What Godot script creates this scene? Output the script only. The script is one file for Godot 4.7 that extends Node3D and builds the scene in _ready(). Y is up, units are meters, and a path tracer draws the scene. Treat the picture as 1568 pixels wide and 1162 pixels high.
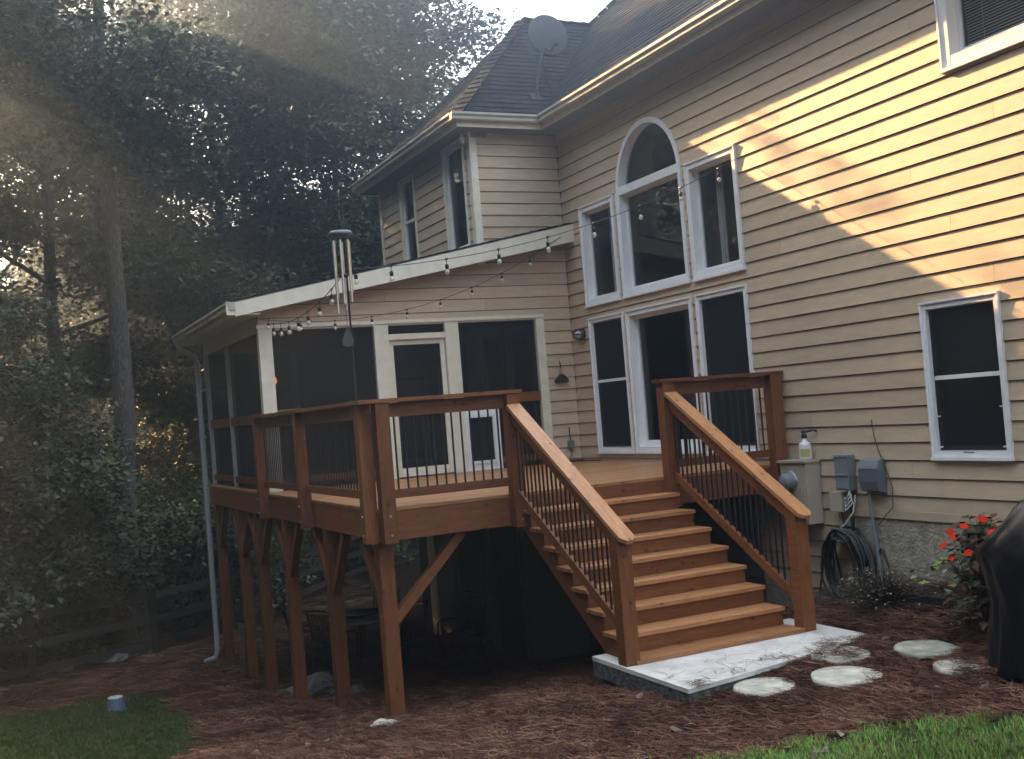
extends Node3D
# A wooden deck with stairs and a screened porch behind a sided house, woods at the left, low sun. Axes: x along the house wall, z out of it, y up; the deck floor is y = 0.

var rng := RandomNumberGenerator.new()
var M := {}
var T := Transform3D()
var names := {}
const SUN := Vector3(-4.25, 2.15, 1.0)
const GP := [[4.65, 4.8, 0.05050], [2.7, 4.8, -0.02847], [0.7, 4.8, 0.00750], [-1, 4.8, 0.04919], [-2.3, 4.8, -0.06747], [-4, 4.8, 0.00473], [5.04, 0, -0.14684], [5.94, 0, 0.13843], [7.26, 0, -0.27118], [6.2, 3.5, -0.02181], [7.8, 3.5, -0.26687], [8.5, 1.5, 0.28582], [15, 8, -0.01659], [9.2, 3.7, 0.05709], [7, 6.3, -0.03251], [7.97, 2.75, 0.02901], [7.8, 2, -0.26849], [7.6, 1.2, 0.18638], [8.05, 3.5, 0.26102], [1.5, 0, 0.15559], [-4, 0, 0.01482], [-9.2, 8.2, 0.01404], [-14.5, 3, -0.00262], [-9, -3, 0.01830], [10, 0, -0.13052], [15, 0, -0.01864], [2.5, 7.6, 0.02237], [-5, 8.2, 0.01062], [-25, 0, 0.00451], [-25, 14, 0.03531], [-45, -10, -0.02933], [-45, 20, -0.03413], [10, 16, -0.02732], [0, 20, 0.01232], [-20, -25, 0.00769], [22, 20, -0.00402], [25, 0, 0.00157]]

# ---------------------------------------------------------------- helpers
func gh(x: float, z: float) -> float:      # height of the ground
	x = clampf(x, -45.0, 25.0)
	z = clampf(z, -25.0, 20.0)
	var h := -0.26168 + 0.00507 * x - 0.0003 * z
	for g in GP:
		h += g[2] * sqrt((x - g[0]) * (x - g[0]) + (z - g[1]) * (z - g[1]) + 0.36)
	return h

func rf(a: float, b: float) -> float:
	return rng.randf_range(a, b)

func begin() -> SurfaceTool:
	var st := SurfaceTool.new()
	st.begin(Mesh.PRIMITIVE_TRIANGLES)
	return st

func vert(st: SurfaceTool, p: Vector3, n: Vector3, uv: Vector2) -> void:
	st.set_normal((T.basis * n).normalized())
	st.set_uv(uv)
	st.add_vertex(T * p)

func tri(st: SurfaceTool, a: Vector3, b: Vector3, c: Vector3) -> void:
	var n := (b - a).cross(c - a).normalized()
	vert(st, a, n, Vector2(a.x, a.y)); vert(st, c, n, Vector2(c.x, c.y)); vert(st, b, n, Vector2(b.x, b.y))

func quad(st: SurfaceTool, a: Vector3, b: Vector3, c: Vector3, d: Vector3, o := Vector2.ZERO, swap := false) -> void:   # anticlockwise from outside
	var n := (b - a).cross(c - a).normalized()
	var u := a.distance_to(b)
	var v := a.distance_to(d)
	var uv := [Vector2(0, 0), Vector2(u, 0), Vector2(u, v), Vector2(0, v)]
	var ps := [a, b, c, d]
	for i in [0, 2, 1, 0, 3, 2]:
		var t: Vector2 = uv[i]
		vert(st, ps[i], n, (Vector2(t.y, t.x) if swap else t) + o)

func obox(st: SurfaceTool, t: Transform3D, s: Vector3, along := 0) -> void:   # a box; the grain (u) runs along the given axis
	var h := s * 0.5
	var o := Vector2(rng.randf() * 7.0, rng.randf() * 7.0)
	var old := T
	T = T * t
	for k in 3:
		var i := (k + 1) % 3
		var j := (k + 2) % 3
		for sg in [-1.0, 1.0]:
			var c := Vector3.ZERO
			c[k] = h[k] * sg
			var di := Vector3.ZERO
			di[i] = h[i]
			var dj := Vector3.ZERO
			dj[j] = h[j] * sg
			quad(st, c - di - dj, c + di - dj, c + di + dj, c - di + dj, o + Vector2(k * 0.37, sg), j == along)
	T = old

func box(st: SurfaceTool, a: Vector3, b: Vector3, along := -1) -> void:       # from corner to corner
	var s := (b - a).abs()
	if along < 0:
		along = s.max_axis_index()
	obox(st, Transform3D(Basis(), (a + b) * 0.5), s, along)

func beam(st: SurfaceTool, a: Vector3, b: Vector3, w: float, h: float, up := Vector3.UP) -> void:   # h along up, w across
	var x := (b - a).normalized()
	var z := x.cross(up).normalized()
	obox(st, Transform3D(Basis(x, z.cross(x), z), (a + b) * 0.5), Vector3(a.distance_to(b), h, w), 0)

func tube(st: SurfaceTool, pts: Array, r, sides := 6) -> void:                 # r: one radius, or one for each point
	var n := pts.size()
	var dir: Vector3 = (pts[1] - pts[0]).normalized()
	var side := dir.cross(Vector3.UP if absf(dir.y) < 0.9 else Vector3.RIGHT).normalized()
	var rings := []
	var along := 0.0
	for i in n:
		var d: Vector3 = (pts[mini(i + 1, n - 1)] - pts[maxi(i - 1, 0)]).normalized()
		side = (side - d * side.dot(d)).normalized()
		var up := d.cross(side)
		var rr: float = r[i] if r is Array else r
		if i:
			along += (pts[i] as Vector3).distance_to(pts[i - 1])
		var ring := []
		for k in sides + 1:
			var a := TAU * k / sides
			var nn := side * cos(a) + up * sin(a)
			ring.append([pts[i] + nn * rr, nn, Vector2(along, float(k) / sides * TAU * maxf(rr, 0.02))])
		rings.append(ring)
	for i in n - 1:
		for k in sides:
			var c := [rings[i][k], rings[i][k + 1], rings[i + 1][k + 1], rings[i + 1][k]]
			for m in [0, 2, 1, 0, 3, 2]:
				vert(st, c[m][0], c[m][1], c[m][2])
	for e in [0, n - 1]:
		for k in range(1, sides - 1):
			if e == 0:
				tri(st, rings[e][0][0], rings[e][k + 1][0], rings[e][k][0])
			else:
				tri(st, rings[e][0][0], rings[e][k][0], rings[e][k + 1][0])

func lathe(st: SurfaceTool, prof: Array, at: Vector3, sides := 20, wob := 0.0) -> void:   # prof: Vector2(radius, height), from the bottom up along the outside
	var rings := []
	for i in prof.size():
		var d: Vector2 = (prof[mini(i + 1, prof.size() - 1)] - prof[maxi(i - 1, 0)])
		var ring := []
		for k in sides + 1:
			var a := TAU * k / sides
			var w := 1.0 + wob * (sin(a * 3.0 + 1.0) * 0.5 + sin(a * 5.0) * 0.35 + sin(a * 8.0 + 2.0) * 0.25)
			ring.append([at + Vector3(cos(a) * prof[i].x * w, prof[i].y, sin(a) * prof[i].x * w), Vector3(cos(a) * d.y, -d.x, sin(a) * d.y).normalized(), Vector2(cos(a), sin(a)) * prof[i].x + Vector2(0, prof[i].y)])
		rings.append(ring)
	for i in prof.size() - 1:
		for k in sides:
			var c := [rings[i][k], rings[i + 1][k], rings[i + 1][k + 1], rings[i][k + 1]]
			for m in [0, 2, 1, 0, 3, 2]:
				vert(st, c[m][0], c[m][1], c[m][2])

func ccw(p: PackedVector2Array) -> PackedVector2Array:
	var a := 0.0
	for i in p.size():
		a += p[i].cross(p[(i + 1) % p.size()])
	if a < 0.0:
		p.reverse()
	return p

func area(p: PackedVector2Array) -> float:
	var a := 0.0
	for i in p.size():
		a += p[i].cross(p[(i + 1) % p.size()])
	return absf(a) * 0.5

func extrude(st: SurfaceTool, poly: PackedVector2Array, xf: Transform3D, depth: float) -> void:   # the polygon's plane is xf's xy; it grows along xf's z
	poly = ccw(poly)
	var o := Vector2(rng.randf() * 5.0, rng.randf() * 5.0)
	var old := T
	T = T * xf
	var ix := Geometry2D.triangulate_polygon(poly)
	for i in range(0, ix.size(), 3):
		var t := [poly[ix[i]], poly[ix[i + 1]], poly[ix[i + 2]]]
		if (t[1] - t[0]).cross(t[2] - t[0]) < 0.0:
			t.reverse()
		for k in [0, 2, 1]:
			vert(st, Vector3(t[k].x, t[k].y, depth), Vector3.BACK, t[k] + o)
		for k in 3:
			vert(st, Vector3(t[k].x, t[k].y, 0), Vector3.FORWARD, t[k] + o)
	for i in poly.size():
		var a := poly[i]
		var b := poly[(i + 1) % poly.size()]
		quad(st, Vector3(a.x, a.y, 0), Vector3(b.x, b.y, 0), Vector3(b.x, b.y, depth), Vector3(a.x, a.y, depth), o)
	T = old

func pv(a: Array) -> PackedVector2Array:      # [x, y, x, y, ...]
	var p := PackedVector2Array()
	for i in range(0, a.size(), 2):
		p.append(Vector2(a[i], a[i + 1]))
	return p

func rectp(x0: float, y0: float, x1: float, y1: float) -> PackedVector2Array:
	return pv([x0, y0, x1, y0, x1, y1, x0, y1])

func numbered(called: String, parent: Node) -> String:
	var key := str(parent.get_instance_id()) + called
	names[key] = names.get(key, -1) + 1
	return called if names[key] == 0 else "%s_%03d" % [called, names[key]]

func part(called: String, shape, m: Material, parent: Node = null) -> MeshInstance3D:
	var o := MeshInstance3D.new()
	o.mesh = shape.commit() if shape is SurfaceTool else shape
	o.material_override = m
	var p: Node = parent if parent else self
	o.name = numbered(called, p)
	p.add_child(o, true)
	return o

func group(called: String, parent: Node) -> Node3D:      # a part that has sub-parts
	var o := Node3D.new()
	o.name = numbered(called, parent)
	parent.add_child(o, true)
	return o

func tag(o: Node, label: String, category: String, grp := "", kind := "") -> Node:
	o.set_meta("label", label)
	o.set_meta("category", category)
	if grp:
		o.set_meta("group", grp)
	if kind:
		o.set_meta("kind", kind)
	return o

func thing(called: String, label: String, category: String, at := Vector3.ZERO, turn := 0.0, grp := "") -> Node3D:
	var o := Node3D.new()
	o.name = numbered(called, self)
	add_child(o, true)
	o.position = at
	o.rotation.y = turn
	tag(o, label, category, grp)
	return o

func structure(called: String, shape, m: Material) -> MeshInstance3D:
	var o := part(called, shape, m)
	o.set_meta("kind", "structure")
	return o

func copy_of(src: Node3D, at: Vector3, turn: float, label: String) -> Node3D:
	var r: Node3D = src.duplicate()
	var base := str(src.name)
	r.name = numbered(base, self)
	add_child(r, true)
	r.position = at
	r.rotation.y = turn
	r.set_meta("label", label)
	return r

func multi(called: String, shape: Mesh, m: Material, places: Array, colors: Array, parent: Node = null) -> MultiMeshInstance3D:
	var mm := MultiMesh.new()
	mm.transform_format = MultiMesh.TRANSFORM_3D
	mm.use_colors = colors.size() > 0
	mm.mesh = shape
	mm.instance_count = places.size()
	for i in places.size():
		mm.set_instance_transform(i, places[i])
		if colors.size():
			mm.set_instance_color(i, colors[i])
	var o := MultiMeshInstance3D.new()
	o.multimesh = mm
	o.material_override = m
	var p: Node = parent if parent else self
	o.name = numbered(called, p)
	p.add_child(o, true)
	o.set_meta("kind", "stuff")
	return o

# ---------------------------------------------------------------- materials
func lin(r: float, g: float, b: float) -> Color:
	return Color(r, g, b).linear_to_srgb()

func mat(r: float, g: float, b: float, rough := 0.7, metal := 0.0) -> StandardMaterial3D:
	var m := StandardMaterial3D.new()
	m.albedo_color = lin(r, g, b)
	m.roughness = rough
	m.metallic = metal
	return m

func noise(freq: float, sd: int, oct := 4, kind := FastNoiseLite.TYPE_SIMPLEX_SMOOTH) -> FastNoiseLite:
	var n := FastNoiseLite.new()
	n.noise_type = kind
	n.frequency = freq
	n.seed = sd
	n.fractal_octaves = oct
	return n

func ntex(freq: float, sd: int, dark: float, light := 1.0, oct := 4, size := 512, tint := Color(1, 1, 1)) -> NoiseTexture2D:
	var t := NoiseTexture2D.new()
	t.width = size
	t.height = size
	t.seamless = true
	t.noise = noise(freq, sd, oct)
	var g := Gradient.new()
	g.set_color(0, Color(dark, dark, dark))
	g.set_color(1, Color(light * tint.r, light * tint.g, light * tint.b))
	g.set_offset(0, 0.15)
	g.set_offset(1, 0.85)
	t.color_ramp = g
	return t

func bump(freq: float, sd: int, strength: float, oct := 4, size := 512) -> NoiseTexture2D:
	var t := NoiseTexture2D.new()
	t.width = size
	t.height = size
	t.seamless = true
	t.noise = noise(freq, sd, oct)
	t.as_normal_map = true
	t.bump_strength = strength
	return t

func wood_texture(sd: int) -> ImageTexture:      # long streaks with a few knots
	var img := noise(0.02, sd, 5).get_seamless_image(512, 512)
	var fine := noise(0.07, sd + 1, 3).get_seamless_image(512, 512)
	var r := RandomNumberGenerator.new()
	r.seed = sd
	var out := Image.create_empty(512, 512, false, Image.FORMAT_RGB8)
	for y in 512:
		for x in 512:
			var v := 0.74 + 0.24 * img.get_pixel(x, y).r + 0.1 * (fine.get_pixel(x, y).r - 0.5)
			out.set_pixel(x, y, Color(v, v * (0.955 + 0.045 * v), v * (0.93 + 0.07 * v)))
	for k in 16:
		var cx := r.randi_range(12, 500)
		var cy := r.randi_range(40, 470)
		var ax := r.randf_range(1.8, 3.4)
		var ay := r.randf_range(12.0, 22.0)
		for y in range(int(cy - ay * 2.4), int(cy + ay * 2.4)):
			for x in range(int(cx - ax * 4.0), int(cx + ax * 4.0)):
				var d := Vector2((x - cx) / ax, (y - cy) / ay).length()
				if d < 2.2:
					var c := out.get_pixel(posmod(x, 512), posmod(y, 512))
					var dark := 1.0 - 0.5 * clampf(1.25 - d, 0.0, 1.0) - 0.12 * clampf(2.2 - d, 0.0, 1.0) * (0.5 + 0.5 * sin(d * 9.0))
					out.set_pixel(posmod(x, 512), posmod(y, 512), Color(c.r * dark, c.g * dark, c.b * dark))
	return ImageTexture.create_from_image(out)

func clone(m: StandardMaterial3D, k: float) -> StandardMaterial3D:      # the same stuff in a slightly different tone
	var c: StandardMaterial3D = m.duplicate()
	var l := m.albedo_color.srgb_to_linear()
	c.albedo_color = lin(l.r * k, l.g * k, l.b * k)
	return c

func make_materials() -> void:
	var wood_t := ntex(0.02, 3, 0.8, 1.0, 5)
	var wood_n := bump(0.03, 4, 3.0, 4)
	var blot := ntex(0.008, 9, 0.72, 1.0, 5)
	var grit := bump(0.06, 12, 5.0, 4)
	# cedar stained red-brown
	var w := mat(0.235, 0.088, 0.033, 0.5)
	w.metallic_specular = 0.35
	var knotty := wood_texture(303)
	w.albedo_texture = knotty
	w.normal_enabled = true
	w.normal_texture = wood_n
	w.normal_scale = 0.2
	w.uv1_scale = Vector3(0.3, 2.6, 1)
	for i in 4:
		M["wood%d" % i] = clone(w, [1.0, 0.82, 1.16, 0.93][i])
	var wt := mat(0.52, 0.245, 0.1, 0.42)        # walked-on boards and caps, colour lightened for the sky light on top
	wt.albedo_texture = knotty
	wt.normal_enabled = true
	wt.normal_texture = wood_n
	wt.normal_scale = 0.15
	wt.uv1_scale = Vector3(0.3, 2.6, 1)
	for i in 3:
		M["tread%d" % i] = clone(wt, [1.0, 0.84, 1.12][i])
	# painted lap siding
	var s := mat(0.535, 0.41, 0.275, 0.62)
	s.albedo_texture = ntex(0.006, 21, 0.94, 1.0, 5)
	s.normal_enabled = true
	s.normal_texture = bump(0.07, 22, 5.0, 4)
	s.normal_scale = 0.22
	s.uv1_scale = Vector3(0.8, 4.0, 1)
	for i in 3:
		M["siding%d" % i] = clone(s, [1.0, 0.94, 1.05][i])
	M.trim = mat(0.8, 0.8, 0.79, 0.4)
	M.trim.albedo_texture = ntex(0.01, 31, 0.96, 1.0, 4)
	M.cream = mat(0.72, 0.665, 0.53, 0.5)
	M.cream.albedo_texture = ntex(0.008, 32, 0.94, 1.0, 4)
	M.soffit = mat(0.16, 0.15, 0.14, 0.8)  # darkened: the shade under the eaves is put into the paint
	M.gutter = mat(0.42, 0.385, 0.31, 0.5)
	M.gutter.albedo_texture = ntex(0.006, 33, 0.9, 1.0, 5)
	M.downspout = mat(0.36, 0.38, 0.37, 0.4)
	M.glass = mat(0.75, 0.8, 0.8, 0.02)
	M.glass.transparency = BaseMaterial3D.TRANSPARENCY_ALPHA
	M.glass.albedo_color = Color(0.06, 0.07, 0.07, 0.22)
	M.glass.metallic_specular = 0.32
	M.screen = mat(0.02, 0.02, 0.02, 0.9)
	M.screen.transparency = BaseMaterial3D.TRANSPARENCY_ALPHA
	M.screen.albedo_color = Color(0.07, 0.07, 0.07, 0.5)
	M.netting = M.screen.duplicate()
	M.netting.albedo_color = Color(0.028, 0.028, 0.03, 0.68)
	M.dark = mat(0.03, 0.028, 0.026, 0.9)
	M.cellar = mat(0.1, 0.09, 0.075, 0.85)  # siding and casing colour darkened to stand for the deep shade under the deck
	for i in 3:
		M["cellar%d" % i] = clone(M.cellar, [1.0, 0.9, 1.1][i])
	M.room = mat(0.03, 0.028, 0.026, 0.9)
	M.curtain = mat(0.75, 0.75, 0.75, 0.9)
	M.iron = mat(0.012, 0.012, 0.013, 0.42)
	M.rubber = mat(0.012, 0.013, 0.012, 0.38)
	M.shingle = mat(0.026, 0.032, 0.045, 0.9)
	M.shingle.metallic_specular = 0.2
	M.shingle.albedo_texture = ntex(0.09, 41, 0.5, 1.0, 3)
	M.shingle.uv1_scale = Vector3(1.6, 1.6, 1)
	M.shingle.normal_enabled = true
	M.shingle.normal_texture = grit
	for i in 3:
		M["shingle%d" % i] = clone(M.shingle, [1.0, 0.75, 1.25][i])
	M.pad = mat(0.66, 0.63, 0.57, 0.95)
	M.pad.metallic_specular = 0.2
	M.pad.albedo_texture = ntex(0.006, 51, 0.9, 1.0, 6)
	M.pad.uv1_triplanar = true
	M.pad.uv1_scale = Vector3(0.9, 0.9, 0.9)
	M.pad.normal_enabled = true
	M.pad.normal_texture = grit
	M.pad.normal_scale = 0.08
	M.block = mat(0.13, 0.135, 0.125, 0.9)
	M.block.albedo_texture = ntex(0.02, 52, 0.55, 1.0, 5)
	M.block.uv1_triplanar = true
	M.block.normal_enabled = true
	M.block.normal_texture = grit
	M.stone = mat(0.62, 0.58, 0.47, 0.9)
	M.stone.albedo_texture = ntex(0.006, 53, 0.72, 1.0, 6)
	M.stone.uv1_triplanar = true
	M.stone.uv1_scale = Vector3(1.5, 1.5, 1.5)
	M.stone.normal_enabled = true
	M.stone.normal_texture = grit
	M.stone.normal_scale = 0.3
	M.stucco = mat(0.40, 0.35, 0.26, 0.9)
	M.stucco.albedo_texture = ntex(0.01, 54, 0.8, 1.0, 6)
	M.stucco.normal_enabled = true
	M.stucco.normal_texture = bump(0.035, 55, 5.0, 4)
	M.stucco.uv1_scale = Vector3(1.2, 1.2, 1)
	M.rock = mat(0.2, 0.19, 0.17, 0.9)
	M.rock.albedo_texture = ntex(0.015, 56, 0.5, 1.0, 6)
	M.rock.uv1_triplanar = true
	M.rock.normal_enabled = true
	M.rock.normal_texture = grit
	M.grey = mat(0.17, 0.185, 0.2, 0.5)
	M.grey2 = mat(0.12, 0.13, 0.145, 0.45)
	M.tan = mat(0.40, 0.34, 0.25, 0.55)
	M.steel = mat(0.5, 0.5, 0.5, 0.3, 0.9)
	M.chime = mat(0.7, 0.66, 0.56, 0.3, 0.85)
	M.clear = mat(0.9, 0.88, 0.8, 0.05)
	M.clear.transparency = BaseMaterial3D.TRANSPARENCY_ALPHA
	M.clear.albedo_color = Color(0.86, 0.84, 0.78, 0.5)
	M.plastic = mat(0.7, 0.7, 0.68, 0.35)
	M.red = mat(0.6, 0.03, 0.03, 0.5)
	M.vinyl = mat(0.006, 0.006, 0.007, 0.42)
	M.vinyl.normal_enabled = true
	M.vinyl.normal_texture = bump(0.012, 61, 6.0, 4)
	M.vinyl.normal_scale = 0.25
	M.vinyl.metallic_specular = 0.4
	M.soil = mat(0.055, 0.032, 0.024, 0.95)
	M.soil.metallic_specular = 0.1
	M.soil.albedo_texture = ntex(0.03, 71, 0.45, 1.0, 6)
	M.soil.uv1_scale = Vector3(0.8, 0.8, 1)
	M.soil.normal_enabled = true
	M.soil.normal_texture = bump(0.05, 72, 14.0, 5)
	M.turf = mat(0.055, 0.085, 0.026, 0.95)
	M.turf.metallic_specular = 0.1
	M.turf.albedo_texture = ntex(0.05, 73, 0.5, 1.0, 5)
	M.bark = mat(0.15, 0.13, 0.11, 0.95)
	M.bark.albedo_texture = ntex(0.02, 81, 0.4, 1.0, 5)
	M.bark.uv1_scale = Vector3(0.5, 2.5, 1)
	M.bark.normal_enabled = true
	M.bark.normal_texture = bump(0.03, 82, 12.0, 5)
	M.fence = mat(0.036, 0.033, 0.029, 0.95)
	M.fence.metallic_specular = 0.1
	M.fence.albedo_texture = wood_t
	M.fence.uv1_scale = Vector3(0.4, 4, 1)
	M.straw = mat(1, 1, 1, 0.9)
	M.straw.metallic_specular = 0.15
	M.straw.vertex_color_use_as_albedo = true
	M.grass = mat(1, 1, 1, 0.7)
	M.grass.metallic_specular = 0.2
	M.grass.vertex_color_use_as_albedo = true
	M.grass.backlight = Color(0.25, 0.3, 0.08)
	M.litter = mat(1, 1, 1, 0.8)
	M.litter.vertex_color_use_as_albedo = true
	M.leaf = mat(1, 1, 1, 0.6)
	M.leaf.metallic_specular = 0.3
	M.leaf.vertex_color_use_as_albedo = true
	M.leaf.backlight = Color(0.34, 0.46, 0.12)
	M.petal = mat(0.5, 0.03, 0.01, 0.75)
	M.petal.metallic_specular = 0.1
	M.flame = mat(1.0, 0.55, 0.2, 0.5)
	M.flame.emission_enabled = true
	M.flame.emission = Color(1.0, 0.55, 0.2)
	M.flame.emission_energy_multiplier = 0.35
	M.dish = mat(0.065, 0.07, 0.08, 0.8)
	M.dish.metallic_specular = 0.1

func any(kind: String, n: int) -> Material:
	return M["%s%d" % [kind, rng.randi() % n]]

# ---------------------------------------------------------------- cladding: every course a board (or a shingle) of its own
func lap(parent: Node, called: String, kind: String, kinds: int, xf: Transform3D, outline: PackedVector2Array, holes: Array, expo: float, y0: float, thick: float, thin: float, length: float, joined := false, jitter := 0.0) -> void:
	var lo := outline[0]
	var hi := outline[0]
	for p in outline:
		lo = lo.min(p)
		hi = hi.max(p)
	var sts := []
	for i in kinds:
		sts.append(begin())
	var old := T
	T = xf
	var k := floori((lo.y - y0) / expo)
	while y0 + k * expo < hi.y:
		var yb := y0 + k * expo
		var top := expo - (0.009 if length > 1.0 else 0.0)      # the shadow gap under the next board
		var x := lo.x - fposmod(k * 1.37, 1.0) * length * 0.8 - 0.01
		while x < hi.x:
			var gap := 0.004 if length < 1.0 else 0.003
			var polys: Array = Geometry2D.intersect_polygons(rectp(x, yb, x + length - gap, yb + top), outline)
			for h in holes:
				var next := []
				for p in polys:
					next.append_array(Geometry2D.clip_polygons(p, h))
				polys = next
			x += length
			for p in polys:
				if area(p) < 0.0006:
					continue
				var which := rng.randi() % kinds
				var st: SurfaceTool = sts[which] if joined else begin()
				board(st, ccw(p), yb, expo, thick + rf(-jitter, jitter), thin)
				if not joined:
					part(called, st, M["%s%d" % [kind, which]], parent)
		k += 1
	T = old
	if joined:
		for i in kinds:
			part(called, sts[i], M["%s%d" % [kind, i]], parent).set_meta("kind", "stuff")

func board(st: SurfaceTool, p: PackedVector2Array, yb: float, expo: float, thick: float, thin: float) -> void:
	var slope := (thick - thin) / expo
	var n := Vector3(0, slope, 1).normalized()
	var o := Vector2(rng.randf() * 5.0, rng.randf() * 5.0)
	var ix := Geometry2D.triangulate_polygon(p)
	var z := func(q: Vector2) -> Vector3: return Vector3(q.x, q.y, thick - slope * (q.y - yb))
	for i in range(0, ix.size(), 3):
		var t := [p[ix[i]], p[ix[i + 1]], p[ix[i + 2]]]
		if (t[1] - t[0]).cross(t[2] - t[0]) < 0.0:
			t.reverse()
		for m in [0, 2, 1]:
			vert(st, z.call(t[m]), n, t[m] + o)
	for i in p.size():
		var a := p[i]
		var b := p[(i + 1) % p.size()]
		quad(st, Vector3(a.x, a.y, 0), Vector3(b.x, b.y, 0), z.call(b), z.call(a), o)

func sheathing(parent: Node, xf: Transform3D, outline: PackedVector2Array, holes: Array, m: Material, deep := 0.14) -> void:
	var cuts := [outline[0].x, outline[0].x]
	for p in outline:
		cuts[0] = minf(cuts[0], p.x)
		cuts[1] = maxf(cuts[1], p.x)
	for h in holes:
		cuts.append((h[0].x + h[1].x) * 0.5)
	cuts.sort()
	var st := begin()
	for i in cuts.size() - 1:
		if cuts[i + 1] - cuts[i] < 0.001:
			continue
		var polys: Array = Geometry2D.intersect_polygons(rectp(cuts[i], -9, cuts[i + 1], 20), outline)
		for h in holes:
			var next := []
			for p in polys:
				next.append_array(Geometry2D.clip_polygons(p, h))
			polys = next
		for p in polys:
			if area(p) > 0.0005:
				extrude(st, p, xf * Transform3D(Basis(), Vector3(0, 0, -deep - 0.003)), deep)
	part("wall", st, m, parent)

func arch_points(x0: float, x1: float, ys: float, grow := 0.0) -> Array:      # along the arch from right to left
	var r := (x1 - x0) * 0.5 + grow
	var a := []
	for i in 25:
		var t := PI * i / 24.0
		a.append(Vector2((x0 + x1) * 0.5 + cos(t) * r, ys + sin(t) * r * 1.04))
	return a

# x0, y0, x1, y1: the outer edge of the trim. rail: height of the meeting rail, 0 for none. deep: how far back the sash sits
func window(parent: Node, called: String, xf: Transform3D, r: Array, deep: float, rail := 0.0, tw := 0.085, arch := false, inner := 0.045, tm := "trim") -> Node3D:
	var w := group(called, parent)
	var old := T
	T = xf
	var x0: float = r[0]
	var y0: float = r[1]
	var x1: float = r[2]
	var y1: float = r[3]
	var f := 0.034
	var st := begin()
	var back := -deep - 0.05
	# casing: stiles run through, sill and head butt between them; each has a small outer bead
	for s in [0, 1]:
		var a: float = x0 if s == 0 else x1 - tw
		box(st, Vector3(a, y0, back), Vector3(a + tw, y1, f), 1)
		var e: float = x0 - 0.012 if s == 0 else x1 - 0.01
		box(st, Vector3(e, y0 - 0.004, 0.001), Vector3(e + 0.022, y1 + (0.0 if arch else 0.006), f + 0.012), 1)
	box(st, Vector3(x0 + tw, y0, back), Vector3(x1 - tw, y0 + tw, f - 0.002), 0)
	if not arch:
		box(st, Vector3(x0 + tw, y1 - tw, back), Vector3(x1 - tw, y1, f - 0.002), 0)
		box(st, Vector3(x0 - 0.014, y1 + 0.001, 0.002), Vector3(x1 + 0.014, y1 + 0.022, f + 0.016), 0)
	else:
		var outer := arch_points(x0, x1, y1)
		var inn := arch_points(x0 + tw, x1 - tw, y1)
		for i in 24:
			extrude(st, PackedVector2Array([outer[i], outer[i + 1], inn[i + 1], inn[i]]), Transform3D(Basis(), Vector3(0, 0, back)), f - back - 0.001)
		box(st, Vector3(x0 + tw, y1 - 0.05, back), Vector3(x1 - tw, y1 + 0.06, f - 0.004), 0)
	part("casing", st, M[tm], w)
	st = begin()
	box(st, Vector3(x0 - 0.02, y0 - 0.034, 0.002), Vector3(x1 + 0.02, y0 - 0.001, f + 0.022), 0)
	part("sill", st, M[tm], w)
	# sash
	st = begin()
	var a0 := x0 + tw + 0.001
	var a1 := x1 - tw - 0.001
	var b0 := y0 + tw + 0.001
	var b1 := (y1 - 0.052 if arch else y1 - tw) - 0.001
	var zf := -deep
	var zb := zf - 0.04
	var lower := inner * 1.6
	box(st, Vector3(a0, b0, zb), Vector3(a0 + inner, b1, zf), 1)
	box(st, Vector3(a1 - inner, b0, zb), Vector3(a1, b1, zf), 1)
	box(st, Vector3(a0 + inner, b0, zb), Vector3(a1 - inner, b0 + lower, zf - 0.002), 0)
	box(st, Vector3(a0 + inner, b1 - inner, zb), Vector3(a1 - inner, b1, zf - 0.002), 0)
	if rail > 0.0:
		box(st, Vector3(a0 + inner, rail - 0.02, zb), Vector3(a1 - inner, rail + 0.02, zf + 0.012), 0)
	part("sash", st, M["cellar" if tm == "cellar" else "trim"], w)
	st = begin()
	box(st, Vector3(a0 + inner * 0.5, b0 + lower * 0.5, zf - 0.024), Vector3(a1 - inner * 0.5, (rail if rail > 0.0 else b1 - inner * 0.5), zf - 0.02), 0)
	part("pane", st, M.glass, w)
	if rail > 0.0:
		st = begin()
		box(st, Vector3(a0 + inner * 0.5, rail + 0.001, zf - 0.014), Vector3(a1 - inner * 0.5, b1 - inner * 0.5, zf - 0.01), 0)
		part("pane", st, M.glass, w)
	if arch:
		st = begin()
		var g := PackedVector2Array(arch_points(x0 + tw * 0.7, x1 - tw * 0.7, y1 + 0.02))
		extrude(st, g, Transform3D(Basis(), Vector3(0, 0, zf - 0.024)), 0.004)
		part("pane", st, M.glass, w)
	T = old
	return w

const EXPO := 0.1765
const EY := 5.13            # height of the roof's lower edge

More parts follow.
